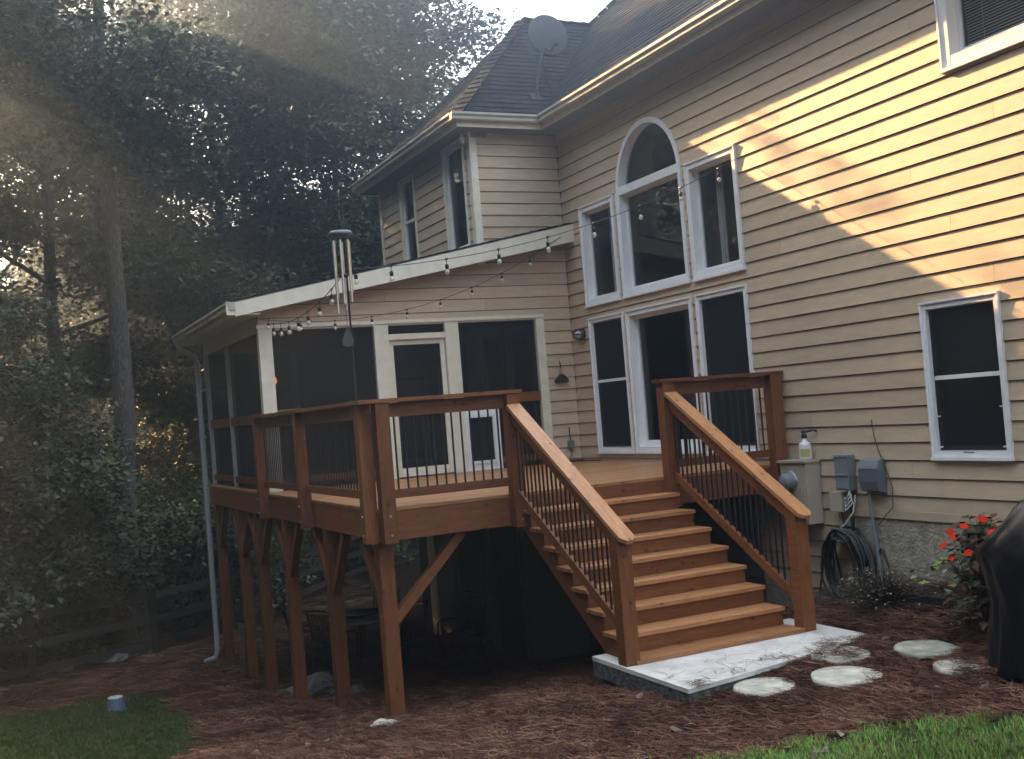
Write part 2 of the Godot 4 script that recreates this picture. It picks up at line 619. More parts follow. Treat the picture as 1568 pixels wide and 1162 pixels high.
func build_house() -> void:
	var h := thing("house", "large beige lap-sided house with shingled hip roof and arched window", "house")
	var front := Transform3D(Basis(), Vector3.ZERO)
	var low := [[0.595, 0.138, 1.56, 2.068], [1.657, 0.138, 3.24, 2.068], [3.364, 0.138, 4.37, 2.068]]
	var up := [[0.571, 2.292, 1.532, 3.721], [1.651, 2.292, 3.246, 3.738], [3.361, 2.292, 4.378, 3.721]]
	var rw := [7.033, 0.076, 7.933, 1.522]
	var tw := [7.556, 3.629, 9.0, 4.86]
	var french := [-3.65, 0.02, -1.42, 2.36]
	var holes := []
	for r in low + [up[0], up[2], rw, tw, french]:
		holes.append(rectp(r[0] + 0.02, r[1] + 0.01, r[2] - 0.02, r[3] - 0.01))
	var a := pv([up[1][0] + 0.02, up[1][1] + 0.01, up[1][2] - 0.02, up[1][1] + 0.01])
	for q in arch_points(up[1][0], up[1][2], up[1][3], -0.02):
		a.append(q)
	holes.append(a)
	# the long wall: boards stop at the foundation on the right, run down to the ground under the deck
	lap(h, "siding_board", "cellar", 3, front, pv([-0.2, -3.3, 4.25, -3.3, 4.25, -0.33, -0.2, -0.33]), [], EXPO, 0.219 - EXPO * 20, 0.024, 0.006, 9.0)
	var outline := pv([-4.2, -0.03, 4.255, -0.03, 4.255, -1.42, 5.78, -1.42, 5.78, -0.46, 15.0, -0.46, 15.0, 5.0, 0.0, 5.0, 0.0, 3.3, -4.2, 3.3])
	lap(h, "siding_board", "siding", 3, front, outline, holes, EXPO, 0.219 - EXPO * 10, 0.024, 0.006, 4.9)
	sheathing(h, front, pv([-4.2, -3.6, 15.0, -3.6, 15.0, 5.2, -4.2, 5.2]), holes, M.dark)
	var st := begin()
	box(st, Vector3(5.8, -0.545, 0.0), Vector3(15, -0.462, 0.03), 0)
	part("skirt_board", st, M.siding0, h)
	st = begin()
	box(st, Vector3(5.79, -3.2, 0.0), Vector3(15, -0.546, 0.012), 0)
	box(st, Vector3(4.26, -3.2, 0.0), Vector3(5.785, -1.43, 0.012), 0)
	part("foundation", st, M.stucco, h)
	# the basement under the deck: boards and glazed doors darkened for shade, a pale corner board
	var bx := Transform3D(Basis(), Vector3(0, 0, 1.0))
	var bh := [rectp(-3.0, -3.0, -0.3, -0.75)]
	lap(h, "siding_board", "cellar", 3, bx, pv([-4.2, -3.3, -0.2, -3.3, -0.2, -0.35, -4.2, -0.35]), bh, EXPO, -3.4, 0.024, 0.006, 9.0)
	sheathing(h, bx, pv([-4.2, -3.5, -0.2, -3.5, -0.2, -0.34, -4.2, -0.34]), bh, M.dark)
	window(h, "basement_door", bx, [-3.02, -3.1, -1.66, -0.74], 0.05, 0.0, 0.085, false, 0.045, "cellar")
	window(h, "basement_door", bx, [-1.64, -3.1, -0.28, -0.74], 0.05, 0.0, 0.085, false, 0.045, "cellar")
	st = begin()
	box(st, Vector3(-4.24, -3.4, 1.026), Vector3(-3.9, -0.36, 1.05), 1)
	part("corner_board", st, M.cream, h)
	st = begin()
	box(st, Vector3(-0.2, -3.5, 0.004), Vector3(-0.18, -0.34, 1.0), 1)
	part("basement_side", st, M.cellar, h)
	st = begin()
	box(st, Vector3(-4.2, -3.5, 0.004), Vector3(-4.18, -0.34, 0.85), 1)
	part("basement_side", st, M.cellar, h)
	# windows
	for i in 3:
		window(h, "window", front, low[i], [0.012, 0.07, 0.02][i], [1.158, 0.0, 0.0][i], [0.045, 0.06, 0.05][i], false, [0.032, 0.05, 0.03][i])
		window(h, "arched_window" if i == 1 else "window", front, up[i], 0.075, 0.0, 0.066, i == 1, 0.032)
	var ww := window(h, "window", front, rw, 0.014, 0.819, 0.05, false, 0.03)
	st = begin()
	for k in 4:
		box(st, Vector3(7.11 + (k % 2) * 0.735, [0.16, 0.16, 0.45, 0.52][k], -0.012), Vector3(7.125 + (k % 2) * 0.735, [0.175, 0.175, 0.462, 0.532][k], 0.03))
	part("screen_clip", st, M.trim, ww)
	st = begin()
	box(st, Vector3(7.4, 0.112, 0.033), Vector3(7.52, 0.122, 0.0335), 0)
	part("sticker", st, M.grey2, ww)
	var si := begin()
	box(si, Vector3(7.09, 0.135, -0.007), Vector3(7.876, 0.8, -0.004))
	box(si, Vector3(7.09, 0.835, -0.0068), Vector3(7.876, 1.46, -0.0042))
	part("insect_screen", si, M.netting, ww)
	for k in [0, 2]:
		si = begin()
		box(si, Vector3(low[k][0] + 0.06, 0.2, -0.006), Vector3(low[k][2] - 0.06, 2.01, -0.003))
		part("insect_screen", si, M.netting, h)
	var bw := window(h, "window", front, tw, 0.09, 0.0, 0.1, false, 0.04)
	for k in 34:
		st = begin()
		var by := 3.83 + k * 0.027
		beam(st, Vector3(7.7, by, -0.16), Vector3(8.86, by, -0.16), 0.024, 0.002, Vector3(0, 0.8, 0.6))
		part("blind_slat", st, M.curtain, bw)
	for c in [7.9, 8.6]:
		st = begin()
		box(st, Vector3(c, 3.8, -0.146), Vector3(c + 0.003, 4.76, -0.144))
		part("blind_cord", st, M.curtain, bw)
	# french door inside the porch
	var fd := window(h, "french_door", front, [-3.65, 0.02, -2.54, 2.36], 0.03, 0.0, 0.12, false, 0.1, "cream")
	fd = window(h, "french_door", front, [-2.53, 0.02, -1.42, 2.36], 0.03, 0.0, 0.12, false, 0.1, "cream")
	st = begin()
	tube(st, [Vector3(-2.3, 1.0, 0.0), Vector3(-2.3, 1.0, 0.05), Vector3(-2.22, 1.0, 0.055)], 0.012)
	part("door_handle", st, M.steel, fd)
	# rooms behind the glass
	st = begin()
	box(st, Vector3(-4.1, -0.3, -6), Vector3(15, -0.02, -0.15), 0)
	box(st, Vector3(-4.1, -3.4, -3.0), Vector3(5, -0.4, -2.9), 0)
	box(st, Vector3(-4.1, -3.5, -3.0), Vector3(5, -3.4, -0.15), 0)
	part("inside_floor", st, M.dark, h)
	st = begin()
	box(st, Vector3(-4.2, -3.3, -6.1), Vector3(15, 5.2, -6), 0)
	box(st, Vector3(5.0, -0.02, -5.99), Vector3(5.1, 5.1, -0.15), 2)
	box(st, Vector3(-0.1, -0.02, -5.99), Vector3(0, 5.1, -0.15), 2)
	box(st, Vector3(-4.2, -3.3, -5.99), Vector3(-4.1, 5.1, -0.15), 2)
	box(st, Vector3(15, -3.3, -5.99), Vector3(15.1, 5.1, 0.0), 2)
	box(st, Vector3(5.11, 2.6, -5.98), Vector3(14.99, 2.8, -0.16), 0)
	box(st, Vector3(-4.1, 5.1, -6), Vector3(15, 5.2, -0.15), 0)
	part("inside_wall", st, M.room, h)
	for c in [[0.95, 2.3, 0.16, 1.4], [3.6, 2.3, 0.1, 1.4], [0.72, 0.2, 0.1, 1.8]]:
		st = begin()
		for k in 4:
			box(st, Vector3(c[0] + c[2] * k / 4.0, c[1], -0.26 - 0.02 * (k % 2)), Vector3(c[0] + c[2] * (k + 1) / 4.0 - 0.002, c[1] + c[3], -0.24 - 0.02 * (k % 2)), 1)
		part("curtain", st, M.curtain, h)
	build_wing(h)
	build_roof(h)

func build_wing(h: Node3D) -> void:
	# the two-storey bay: its side is in one plane with the porch gable
	var side := Transform3D(Basis(Vector3(0, 0, -1), Vector3.UP, Vector3(1, 0, 0)), Vector3.ZERO)   # local x = -z
	lap(h, "siding_board", "siding", 3, side, pv([-1.45, 3.0, -0.026, 3.0, -0.026, 5.0, -1.45, 5.0]), [], EXPO, 0.219, 0.024, 0.006, 6.0)
	sheathing(h, side, pv([-1.45, 2.95, -0.02, 2.95, -0.02, 5.1, -1.45, 5.1]), [], M.dark)
	var f := Transform3D(Basis(), Vector3(0, 0, 1.45))
	var r1 := [-1.05, 3.3, -0.24, 4.95]
	var r2 := [-3.1, 3.42, -2.4, 4.9]
	var holes := [rectp(r1[0] + 0.02, r1[1] + 0.01, r1[2] - 0.02, r1[3] - 0.01), rectp(r2[0] + 0.02, r2[1] + 0.01, r2[2] - 0.02, r2[3] - 0.01)]
	lap(h, "siding_board", "siding", 3, f, pv([-4.2, 3.0, 0, 3.0, 0, 5.0, -4.2, 5.0]), holes, EXPO, 0.219, 0.024, 0.006, 6.0)
	sheathing(h, f, pv([-4.2, 2.95, -0.15, 2.95, -0.15, 5.1, -4.2, 5.1]), holes, M.dark)
	window(h, "window", f, r1, 0.02, 0.0, 0.045, false, 0.03, "cream")
	window(h, "window", f, r2, 0.02, 4.18, 0.045, false, 0.03, "cream")
	var st := begin()
	box(st, Vector3(-4.2, 2.95, 0.0), Vector3(-4.06, 5.1, 1.44), 2)
	box(st, Vector3(-4.2, 5.101, 0.0), Vector3(-0.01, 5.12, 1.44), 0)
	box(st, Vector3(-4.05, 2.96, 0.01), Vector3(-0.15, 3.0, 1.3), 0)
	part("wing_side", st, M.siding1, h)
	for c in [[0.0, 1.45]]:
		st = begin()
		box(st, Vector3(-0.085, 3.0, 1.453), Vector3(0.03, 4.985, 1.482), 1)
		part("corner_board", st, M.cream, h)
		st = begin()
		box(st, Vector3(0.003, 3.0, 1.37), Vector3(0.032, 4.985, 1.452), 1)
		part("corner_board", st, M.cream, h)
	st = begin()
	box(st, Vector3(-4.2, 3.0, 1.453), Vector3(-4.12, 4.985, 1.482), 1)
	part("corner_board", st, M.cream, h)
	# small flood light under the eave
	st = begin()
	lathe(st, [Vector2(0, -0.05), Vector2(0.035, -0.045), Vector2(0.05, 0.02), Vector2(0.03, 0.05), Vector2(0.01, 0.1)], Vector3(-0.06, 4.87, 1.56), 12)
	tube(st, [Vector3(-0.06, 4.95, 1.56), Vector3(-0.06, 4.98, 1.47)], 0.012)
	part("eave_light", st, M.plastic, h)

func slope_z(z: float) -> Transform3D:          # a 45 degree slope that faces +z and starts at (0, EY, z); local x = x, y = up the slope
	return Transform3D(Basis(Vector3.RIGHT, Vector3(0, 1, -1).normalized(), Vector3(0, 1, 1).normalized()), Vector3(0, EY, z))

func build_roof(h: Node3D) -> void:
	var q := sqrt(2.0)
	var k := 2.42 * q
	var rx := -2.1
	var main := pv([0.32, 0, 16, 0, 16, 4.92 * q, 0.4, 4.92 * q, rx, k])
	var fz := pv([-4.52, 0, 0.32, 0, rx, k])
	var sx := Transform3D(Basis(Vector3(0, 0, -1), Vector3(-1, 1, 0).normalized(), Vector3(1, 1, 0).normalized()), Vector3(0.32, EY, 0))    # faces +x, local x = -z
	var px := pv([-1.78, 0, -0.42, 0, 2.0, k, 0.64, k])
	var bx := Transform3D(Basis(Vector3(0, 0, 1), Vector3(1, 1, 0).normalized(), Vector3(-1, 1, 0).normalized()), Vector3(-4.52, EY, 0))     # faces -x
	var bp := pv([-9.4, 0, 1.78, 0, -0.64, k, -2.0, k, -4.5, 4.92 * q])
	var shapes := [[slope_z(0.42), main], [slope_z(1.78), fz], [sx, px], [bx, bp]]
	var roof := group("roof", h)
	var st := begin()
	for s in shapes:
		extrude(st, s[1], s[0] * Transform3D(Basis(), Vector3(0, 0, -0.09)), 0.088)
	box(st, Vector3(-4.5, 4.0, -9.4), Vector3(16, 4.2, -9.3), 0)
	part("roof_deck", st, M.dark, roof)
	lap(roof, "shingle_courses", "shingle", 3, shapes[0][0], pv([0.32, 0, 12.5, 0, 12.5, 4.92 * q, 0.4, 4.92 * q, rx, k]), [], 0.14, 0.0, 0.013, 0.003, 0.31, true, 0.004)
	lap(roof, "shingle_courses", "shingle", 3, shapes[1][0], fz, [], 0.14, 0.0, 0.013, 0.003, 0.31, true, 0.004)
	lap(roof, "shingle_courses", "shingle", 3, shapes[2][0], px, [], 0.14, 0.0, 0.013, 0.003, 0.31, true, 0.004)
	# hip and ridge caps
	st = begin()
	var lines := [[Vector3(0.33, EY, 1.79), Vector3(rx, EY + 2.42, -0.64)], [Vector3(rx, EY + 2.42, -0.64), Vector3(rx, EY + 2.42, -2.0)], [Vector3(rx, EY + 2.42, -2.0), Vector3(0.4, EY + 4.92, -4.5)], [Vector3(0.4, EY + 4.92, -4.5), Vector3(16, EY + 4.92, -4.5)]]
	for l in lines:
		var n := int(l[0].distance_to(l[1]) / 0.2) if l[1].x < 10.0 else 40
		for i in n:
			var a: Vector3 = l[0].lerp(l[1], float(i) / n) + Vector3(0, 0.012, 0)
			var b: Vector3 = l[0].lerp(l[1], float(i + 1) / n) + Vector3(0, 0.004, 0)
			beam(st, a + Vector3(0, 0.012, 0), b + Vector3(0, 0.004, 0), 0.2, 0.022)
	part("ridge_cap", st, M.shingle1, roof)
	# fascia, gutters with a folded lip, soffits
	var prof := pv([0, 0, 0.07, 0, 0.085, 0.02, 0.085, 0.055, 0.11, 0.085, 0.11, 0.115, 0.098, 0.115, 0.098, 0.105, 0.0, 0.105])
	var px_z := func(p: PackedVector2Array) -> PackedVector2Array: return p
	st = begin()
	extrude(st, prof, Transform3D(Basis(Vector3(0, 0, 1), Vector3.UP, Vector3(-1, 0, 0)), Vector3(16, EY - 0.085, 0.425)), 16 - 0.43)
	part("gutter", st, M.gutter, roof)
	st = begin()
	extrude(st, prof, Transform3D(Basis(Vector3(1, 0, 0), Vector3.UP, Vector3(0, 0, 1)), Vector3(0.325, EY - 0.085, 0.425)), 1.89 - 0.425)
	part("gutter", st, M.gutter, roof)
	st = begin()
	extrude(st, prof, Transform3D(Basis(Vector3(0, 0, 1), Vector3.UP, Vector3(-1, 0, 0)), Vector3(0.325, EY - 0.085, 1.785)), 4.86)
	part("gutter", st, M.gutter, roof)
	st = begin()
	box(st, Vector3(0.305, EY - 0.16, 0.405), Vector3(16, EY - 0.004, 0.423), 0)
	box(st, Vector3(0.305, EY - 0.16, 0.424), Vector3(0.323, EY - 0.004, 1.765), 2)
	box(st, Vector3(-4.52, EY - 0.16, 1.766), Vector3(0.323, EY - 0.004, 1.784), 0)
	box(st, Vector3(-4.54, EY - 0.16, 0.0), Vector3(-4.522, EY - 0.004, 1.765), 2)
	part("fascia", st, M.cream, roof)
	st = begin()
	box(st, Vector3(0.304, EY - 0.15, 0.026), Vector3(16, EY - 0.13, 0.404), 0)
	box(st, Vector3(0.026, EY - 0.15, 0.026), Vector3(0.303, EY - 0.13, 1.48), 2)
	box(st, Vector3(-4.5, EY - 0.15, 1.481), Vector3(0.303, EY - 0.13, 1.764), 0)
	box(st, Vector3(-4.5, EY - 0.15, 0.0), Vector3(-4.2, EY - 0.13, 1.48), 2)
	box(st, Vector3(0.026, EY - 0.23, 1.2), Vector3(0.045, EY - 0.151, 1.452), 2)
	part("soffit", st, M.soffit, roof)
	st = begin()
	box(st, Vector3(0.05, EY - 0.24, 0.026), Vector3(15, EY - 0.151, 0.05), 0)
	part("frieze_board", st, M.siding0, roof)
	# lower roof far left, seen behind the chime
	var lr := Transform3D(Basis(Vector3.RIGHT, Vector3(0, 0.5, -1).normalized(), Vector3(0, 1, 0.5).normalized()), Vector3(-6.6, 3.75, 1.0))
	st = begin()
	extrude(st, pv([0.2, 0, 2.39, 0, 2.39, 1.5, 0.6, 1.5]), lr * Transform3D(Basis(), Vector3(0, 0, -0.1)), 0.098)
	box(st, Vector3(-6.2, -3.5, -4), Vector3(-4.21, 3.7, 0.5), 1)
	part("side_wing", st, M.dark, h)
	lap(h, "side_shingles", "shingle", 3, lr, pv([0.2, 0, 2.39, 0, 2.39, 1.5, 0.6, 1.5]), [], 0.14, 0.0, 0.013, 0.003, 0.31, true, 0.004)
	# satellite dish on its mast
	var d := thing("satellite_dish", "dark oval satellite dish on a bent mast on the hip roof", "satellite dish", Vector3(-0.13, 5.57, 0.22))
	st = begin()
	tube(st, [Vector3(0, -0.02, 0), Vector3(0.02, 0.25, -0.02), Vector3(0.1, 0.75, -0.14), Vector3(0.06, 0.98, -0.24)], 0.024, 8)
	part("mast", st, M.dish, d)
	st = begin()
	T = Transform3D(Basis.looking_at(Vector3(-0.93, -0.26, -0.2), Vector3.UP) * Basis(Vector3.RIGHT, -PI / 2), Vector3(0.1, 1.02, -0.25)).scaled_local(Vector3(0.86, 1, 1))
	lathe(st, [Vector2(0, 0), Vector2(0.12, 0.006), Vector2(0.25, 0.028), Vector2(0.36, 0.065), Vector2(0.37, 0.075), Vector2(0.355, 0.075), Vector2(0.24, 0.036), Vector2(0.12, 0.014), Vector2(0, 0.008)], Vector3.ZERO, 28)
	T = Transform3D()
	part("reflector", st, M.dish, d)
	st = begin()
	tube(st, [Vector3(0.08, 0.78, -0.16), Vector3(0.3, 0.66, -0.16), Vector3(0.48, 0.7, -0.12)], 0.014)
	box(st, Vector3(0.45, 0.68, -0.16), Vector3(0.55, 0.75, -0.08))
	part("arm", st, M.dish, d)
	st = begin()
	beam(st, Vector3(0.04, -0.02, 0), Vector3(-0.08, 0.1, 0), 0.16, 0.012, Vector3(1, 1, 0))
	tube(st, [Vector3(0.08, 0.6, -0.1), Vector3(-0.1, 0.1, -0.3)], 0.012)
	part("foot", st, M.dish, d)

# ---------------------------------------------------------------- porch, deck, stairs
func roof_y(z: float) -> float:         # top of the porch roof
	return 3.585 - 0.2 * z

func build_porch() -> void:
	var p := thing("screened_porch", "screened porch with sloping roof, cream posts and dark screens", "porch")
	var side := Transform3D(Basis(Vector3(0, 0, -1), Vector3.UP, Vector3(1, 0, 0)), Vector3.ZERO)
	var gable := pv([-4.78, 2.245, -0.026, 2.245, -0.026, 2.999, -1.45, 2.999, -1.45, roof_y(1.45) - 0.06, -4.78, roof_y(4.78) - 0.06])
	lap(p, "siding_board", "siding", 3, side, gable, [], EXPO, 0.219, 0.016, 0.006, 5.2)
	lap(p, "siding_board", "siding", 3, side, pv([-0.48, 0.02, -0.026, 0.02, -0.026, 2.244, -0.48, 2.244]), [], EXPO, 0.219, 0.024, 0.006, 6.0)
	sheathing(p, side, pv([-4.76, 2.2, -0.01, 2.2, -0.01, 2.94, -1.46, 2.94, -1.46, roof_y(1.45) - 0.06, -4.76, roof_y(4.78) - 0.06]), [], M.dark, 0.1)
	sheathing(p, side, pv([-0.48, 0.0, -0.01, 0.0, -0.01, 2.2, -0.48, 2.2]), [], M.dark, 0.1)
	# roof: deck, shingles, rake board, eave fascia, gutter
	var up := Vector3(0, 0.2, -1).normalized()
	var nrm := Vector3(0, 1, 0.2).normalized()
	var rx := Transform3D(Basis(Vector3.RIGHT, up, nrm), Vector3(0, roof_y(5.12), 5.12))
	var st := begin()
	extrude(st, pv([-4.5, 0, 0.3, 0, 0.3, 5.2, -4.5, 5.2]), rx * Transform3D(Basis(), Vector3(0, 0, -0.05)), 0.04)
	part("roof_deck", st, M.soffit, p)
	lap(p, "shingle_courses", "shingle", 3, rx * Transform3D(Basis(), Vector3(0, 0, -0.008)), pv([-4.53, -0.03, 0.335, -0.03, 0.335, 5.18, -4.53, 5.18]), [], 0.14, 0.0, 0.014, 0.004, 0.31, true, 0.003)
	st = begin()
	extrude(st, pv([-5.13, roof_y(5.13) - 0.215, 0.0, roof_y(0) - 0.29, 0.0, roof_y(0) - 0.03, -5.13, roof_y(5.13) - 0.03]), Transform3D(side.basis, Vector3(0.302, 0, 0)), 0.022)
	part("rake_board", st, M.cream, p)
	st = begin()
	box(st, Vector3(-4.5, roof_y(5.1) - 0.19, 5.1), Vector3(0.301, roof_y(5.1) - 0.045, 5.12), 0)
	part("fascia", st, M.cream, p)
	st = begin()
	box(st, Vector3(-4.5, roof_y(5.1) - 0.2, 4.79), Vector3(0.301, roof_y(5.1) - 0.185, 5.099), 0)
	part("soffit", st, M.cream, p)
	st = begin()
	var prof := pv([0, 0, 0.07, 0, 0.085, 0.02, 0.085, 0.055, 0.11, 0.085, 0.11, 0.115, 0.098, 0.115, 0.098, 0.105, 0.0, 0.105])
	extrude(st, prof, Transform3D(Basis(Vector3(0, 0, 1), Vector3.UP, Vector3(-1, 0, 0)), Vector3(0.335, roof_y(5.1) - 0.14, 5.122)), 4.86)
	part("gutter", st, M.gutter, p)
	st = begin()
	box(st, Vector3(0.3, roof_y(5.1) - 0.2, 5.06), Vector3(0.322, roof_y(5.1) - 0.03, 5.24))
	part("rake_return", st, M.cream, p)
	# header and posts
	st = begin()
	box(st, Vector3(-0.1, 2.17, 0.481), Vector3(0.0, 2.2, 4.76), 2)
	box(st, Vector3(0.001, 2.195, 0.483), Vector3(0.034, 2.244, 4.8), 2)
	part("header", st, M.cream, p)
	st = begin()
	box(st, Vector3(-4.3, 2.17, 4.66), Vector3(-0.101, 2.39, 4.76), 0)
	part("header", st, M.cream, p)
	for z in [[4.6, 4.78], [2.95, 3.16], [1.88, 2.09], [0.483, 0.62]]:
		st = begin()
		box(st, Vector3(-0.11, 0.003, z[0]), Vector3(0.022, 2.194, z[1]), 1)
		part("post", st, M.cream, p)
	for x in [-2.45, -4.28]:
		st = begin()
		box(st, Vector3(x, 0.003, 4.66), Vector3(x + (0.07 if x > -3 else 0.13), 2.169, 4.765), 1)
		part("post", st, M.downspout, p)
	for z in [3.2, 1.6, 0.1]:
		st = begin()
		box(st, Vector3(-4.28, 0.003, z), Vector3(-4.18, 2.4, z + 0.1), 1)
		part("post", st, M.cream, p)
	st = begin()
	extrude(st, pv([-4.64, 2.17, -0.03, 2.17, -0.03, roof_y(0.03) - 0.07, -4.64, roof_y(4.64) - 0.07]), Transform3D(side.basis, Vector3(-4.28, 0, 0)), 0.1)
	part("far_gable", st, M.cream, p)
	# screens in the openings
	for z in [[0.621, 1.879, 2.168], [3.161, 4.599, 2.168]]:
		st = begin()
		box(st, Vector3(-0.052, 0.0, z[0]), Vector3(-0.05, z[2], z[1]))
		part("screen", st, M.screen, p)
	st = begin()
	box(st, Vector3(-0.052, 2.05, 2.091), Vector3(-0.05, 2.168, 2.949))
	part("screen", st, M.screen, p)
	for x in [[-4.15, -2.451], [-2.379, -0.111]]:
		st = begin()
		box(st, Vector3(x[0], 0.0, 4.71), Vector3(x[1], 2.168, 4.712))
		part("screen", st, M.screen, p)
	for z in [[0.2, 1.599], [1.701, 3.199], [3.301, 4.659]]:
		st = begin()
		box(st, Vector3(-4.232, 0.0, z[0]), Vector3(-4.23, 2.168, z[1]))
		part("screen", st, M.screen, p)
	# screen door with its transom bar
	var d := group("screen_door", p)
	st = begin()
	box(st, Vector3(-0.09, 1.965, 2.091), Vector3(0.018, 2.045, 2.949), 2)
	box(st, Vector3(-0.07, 0.02, 2.095), Vector3(-0.03, 1.962, 2.165), 1)
	box(st, Vector3(-0.07, 0.02, 2.875), Vector3(-0.03, 1.962, 2.945), 1)
	box(st, Vector3(-0.07, 1.89, 2.166), Vector3(-0.031, 1.962, 2.874), 2)
	box(st, Vector3(-0.07, 0.02, 2.166), Vector3(-0.031, 0.14, 2.874), 2)
	part("frame", st, M.cream, d)
	st = begin()
	box(st, Vector3(-0.052, 0.13, 2.16), Vector3(-0.05, 1.9, 2.88))
	part("screen", st, M.screen, d)
	# white panel with a small pet door, low in the section beside the post
	var pd := group("pet_door", p)
	st = begin()
	var zc := 1.33
	box(st, Vector3(-0.03, 0.004, zc), Vector3(0.0, 1.03, 1.445), 1)
	box(st, Vector3(-0.03, 0.004, 1.816), Vector3(0.0, 1.03, 1.878), 1)
	box(st, Vector3(-0.03, 0.78, 1.446), Vector3(-0.001, 1.03, 1.815), 2)
	box(st, Vector3(-0.03, 0.004, 1.446), Vector3(-0.001, 0.14, 1.815), 2)
	part("panel", st, M.trim, pd)
	st = begin()
	for e in [[0.775, 0.815], [0.105, 0.145]]:
		box(st, Vector3(0.001, e[0], 1.41), Vector3(0.022, e[1], 1.85), 2)
	for e in [[1.41, 1.45], [1.81, 1.85]]:
		box(st, Vector3(0.001, 0.146, e[0]), Vector3(0.021, 0.774, e[1]), 1)
	part("frame", st, M.plastic, pd)
	st = begin()
	box(st, Vector3(-0.02, 0.141, 1.447), Vector3(-0.016, 0.779, 1.814))
	part("flap", st, M.vinyl, pd)
	# brown rails behind the screens
	for z in [[0.62, 1.329], [3.16, 4.6]]:
		st = begin()
		box(st, Vector3(-0.045, 0.955, z[0]), Vector3(-0.005, 1.095, z[1]), 2)
		part("rail", st, any("wood", 4), p)
		st = begin()
		box(st, Vector3(-0.045, 0.08, z[0]), Vector3(-0.007, 0.17, z[1]), 2)
		part("rail", st, any("wood", 4), p)
	for z in [0.72, 0.82, 0.92, 1.02, 1.12, 1.22, 3.28, 3.39, 3.5, 3.61, 3.72, 3.83, 3.94, 4.05, 4.16, 4.27, 4.38, 4.49]:
		part("baluster", shared_baluster(0.79), M.iron, p).position = Vector3(-0.025, 0.168, z)
	for x in [[-4.15, -2.452], [-2.378, -0.03]]:
		st = begin()
		box(st, Vector3(x[0], 0.93, 4.715), Vector3(x[1], 1.07, 4.755), 0)
		part("rail", st, any("wood", 4), p)
		st = begin()
		box(st, Vector3(x[0], 0.08, 4.715), Vector3(x[1], 0.17, 4.753), 0)
		part("rail", st, any("wood", 4), p)
	# downspout with elbows, from the eave to the ground at the far corner
	var yb := gh(-4.35, 4.95)
	st = begin()
	tube(st, [Vector3(-4.38, 2.42, 5.17), Vector3(-4.38, 2.33, 5.15), Vector3(-4.36, 2.16, 4.9), Vector3(-4.36, 2.05, 4.87), Vector3(-4.36, yb + 0.25, 4.87), Vector3(-4.38, yb + 0.12, 4.9), Vector3(-4.5, yb + 0.06, 5.06)], 0.045, 8)
	part("downspout", st, M.downspout, p)
	# lit lamp and a few pieces inside
	var l := thing("table_lamp", "small lit orange lamp behind the porch screen beside the corner post", "lamp", Vector3(-1.0, -0.03, 4.36))
	st = begin()
	lathe(st, [Vector2(0, 0), Vector2(0.2, 0), Vector2(0.2, 0.03), Vector2(0.03, 0.06), Vector2(0.03, 1.3), Vector2(0.09, 1.36), Vector2(0.1, 1.42), Vector2(0.05, 1.5), Vector2(0, 1.5)], Vector3.ZERO, 14)
	part("stand", st, M.iron, l)
	st = begin()
	lathe(st, [Vector2(0, 1.51), Vector2(0.022, 1.53), Vector2(0.03, 1.56), Vector2(0.018, 1.6), Vector2(0, 1.63)], Vector3.ZERO, 10)
	part("bulb", st, M.flame, l)
	var om := OmniLight3D.new()
	om.name = "lamp_light"
	om.position = Vector3(0, 1.56, 0)
	om.light_energy = 0.004
	om.light_color = Color(1, 0.6, 0.25)
	om.omni_range = 12
	om.omni_attenuation = 2
	om.light_size = 0.02
	om.shadow_enabled = true
	l.add_child(om)
	var t := thing("porch_table", "small dark table with a pale vase inside the screened porch", "table", Vector3(-1.6, 0, 2.9))
	st = begin()
	lathe(st, [Vector2(0, 0.7), Vector2(0.4, 0.7), Vector2(0.41, 0.72), Vector2(0.4, 0.74), Vector2(0, 0.74)], Vector3.ZERO, 24)
	part("table_top", st, M.grey2, t)
	for a in 3:
		st = begin()
		tube(st, [Vector3(cos(a * 2.1) * 0.3, 0, sin(a * 2.1) * 0.3), Vector3(cos(a * 2.1) * 0.1, 0.35, sin(a * 2.1) * 0.1), Vector3(cos(a * 2.1) * 0.25, 0.7, sin(a * 2.1) * 0.25)], 0.02)
		part("leg", st, M.iron, t)
	var vz := thing("vase", "pale vase on the small table inside the screened porch", "vase", Vector3(-1.6, 0.74, 2.9))
	st = begin()
	lathe(st, [Vector2(0, 0), Vector2(0.07, 0), Vector2(0.11, 0.1), Vector2(0.07, 0.22), Vector2(0.05, 0.3), Vector2(0.065, 0.34), Vector2(0.05, 0.34), Vector2(0, 0.3)], Vector3.ZERO, 16)
	part("body", st, M.stucco, vz)
	var rack := thing("wire_shelf", "tall dark shelf unit seen through the screen door of the porch", "shelf", Vector3(-3.2, 0, 1.5), 0.5)
	for y in [0.15, 0.6, 1.05, 1.5]:
		st = begin()
		box(st, Vector3(-0.5, y, -0.2), Vector3(0.5, y + 0.025, 0.2))
		part("shelf_board", st, M.fence, rack)
	for x in [-0.48, 0.48]:
		for z in [-0.18, 0.18]:
			st = begin()
			tube(st, [Vector3(x, 0, z), Vector3(x, 1.7, z)], 0.015)
			part("upright", st, M.steel, rack)

var balusters := {}
func shared_baluster(len_: float) -> Mesh:
	if not balusters.has(len_):
		var st := begin()
		tube(st, [Vector3.ZERO, Vector3(0, len_, 0)], 0.0105, 8)
		balusters[len_] = st.commit()
	return balusters[len_]

func screw_heads(st: SurfaceTool, at: Array, n: Vector3) -> void:
	for p in at:
		tube(st, [p, p + n * 0.012], 0.013, 8)

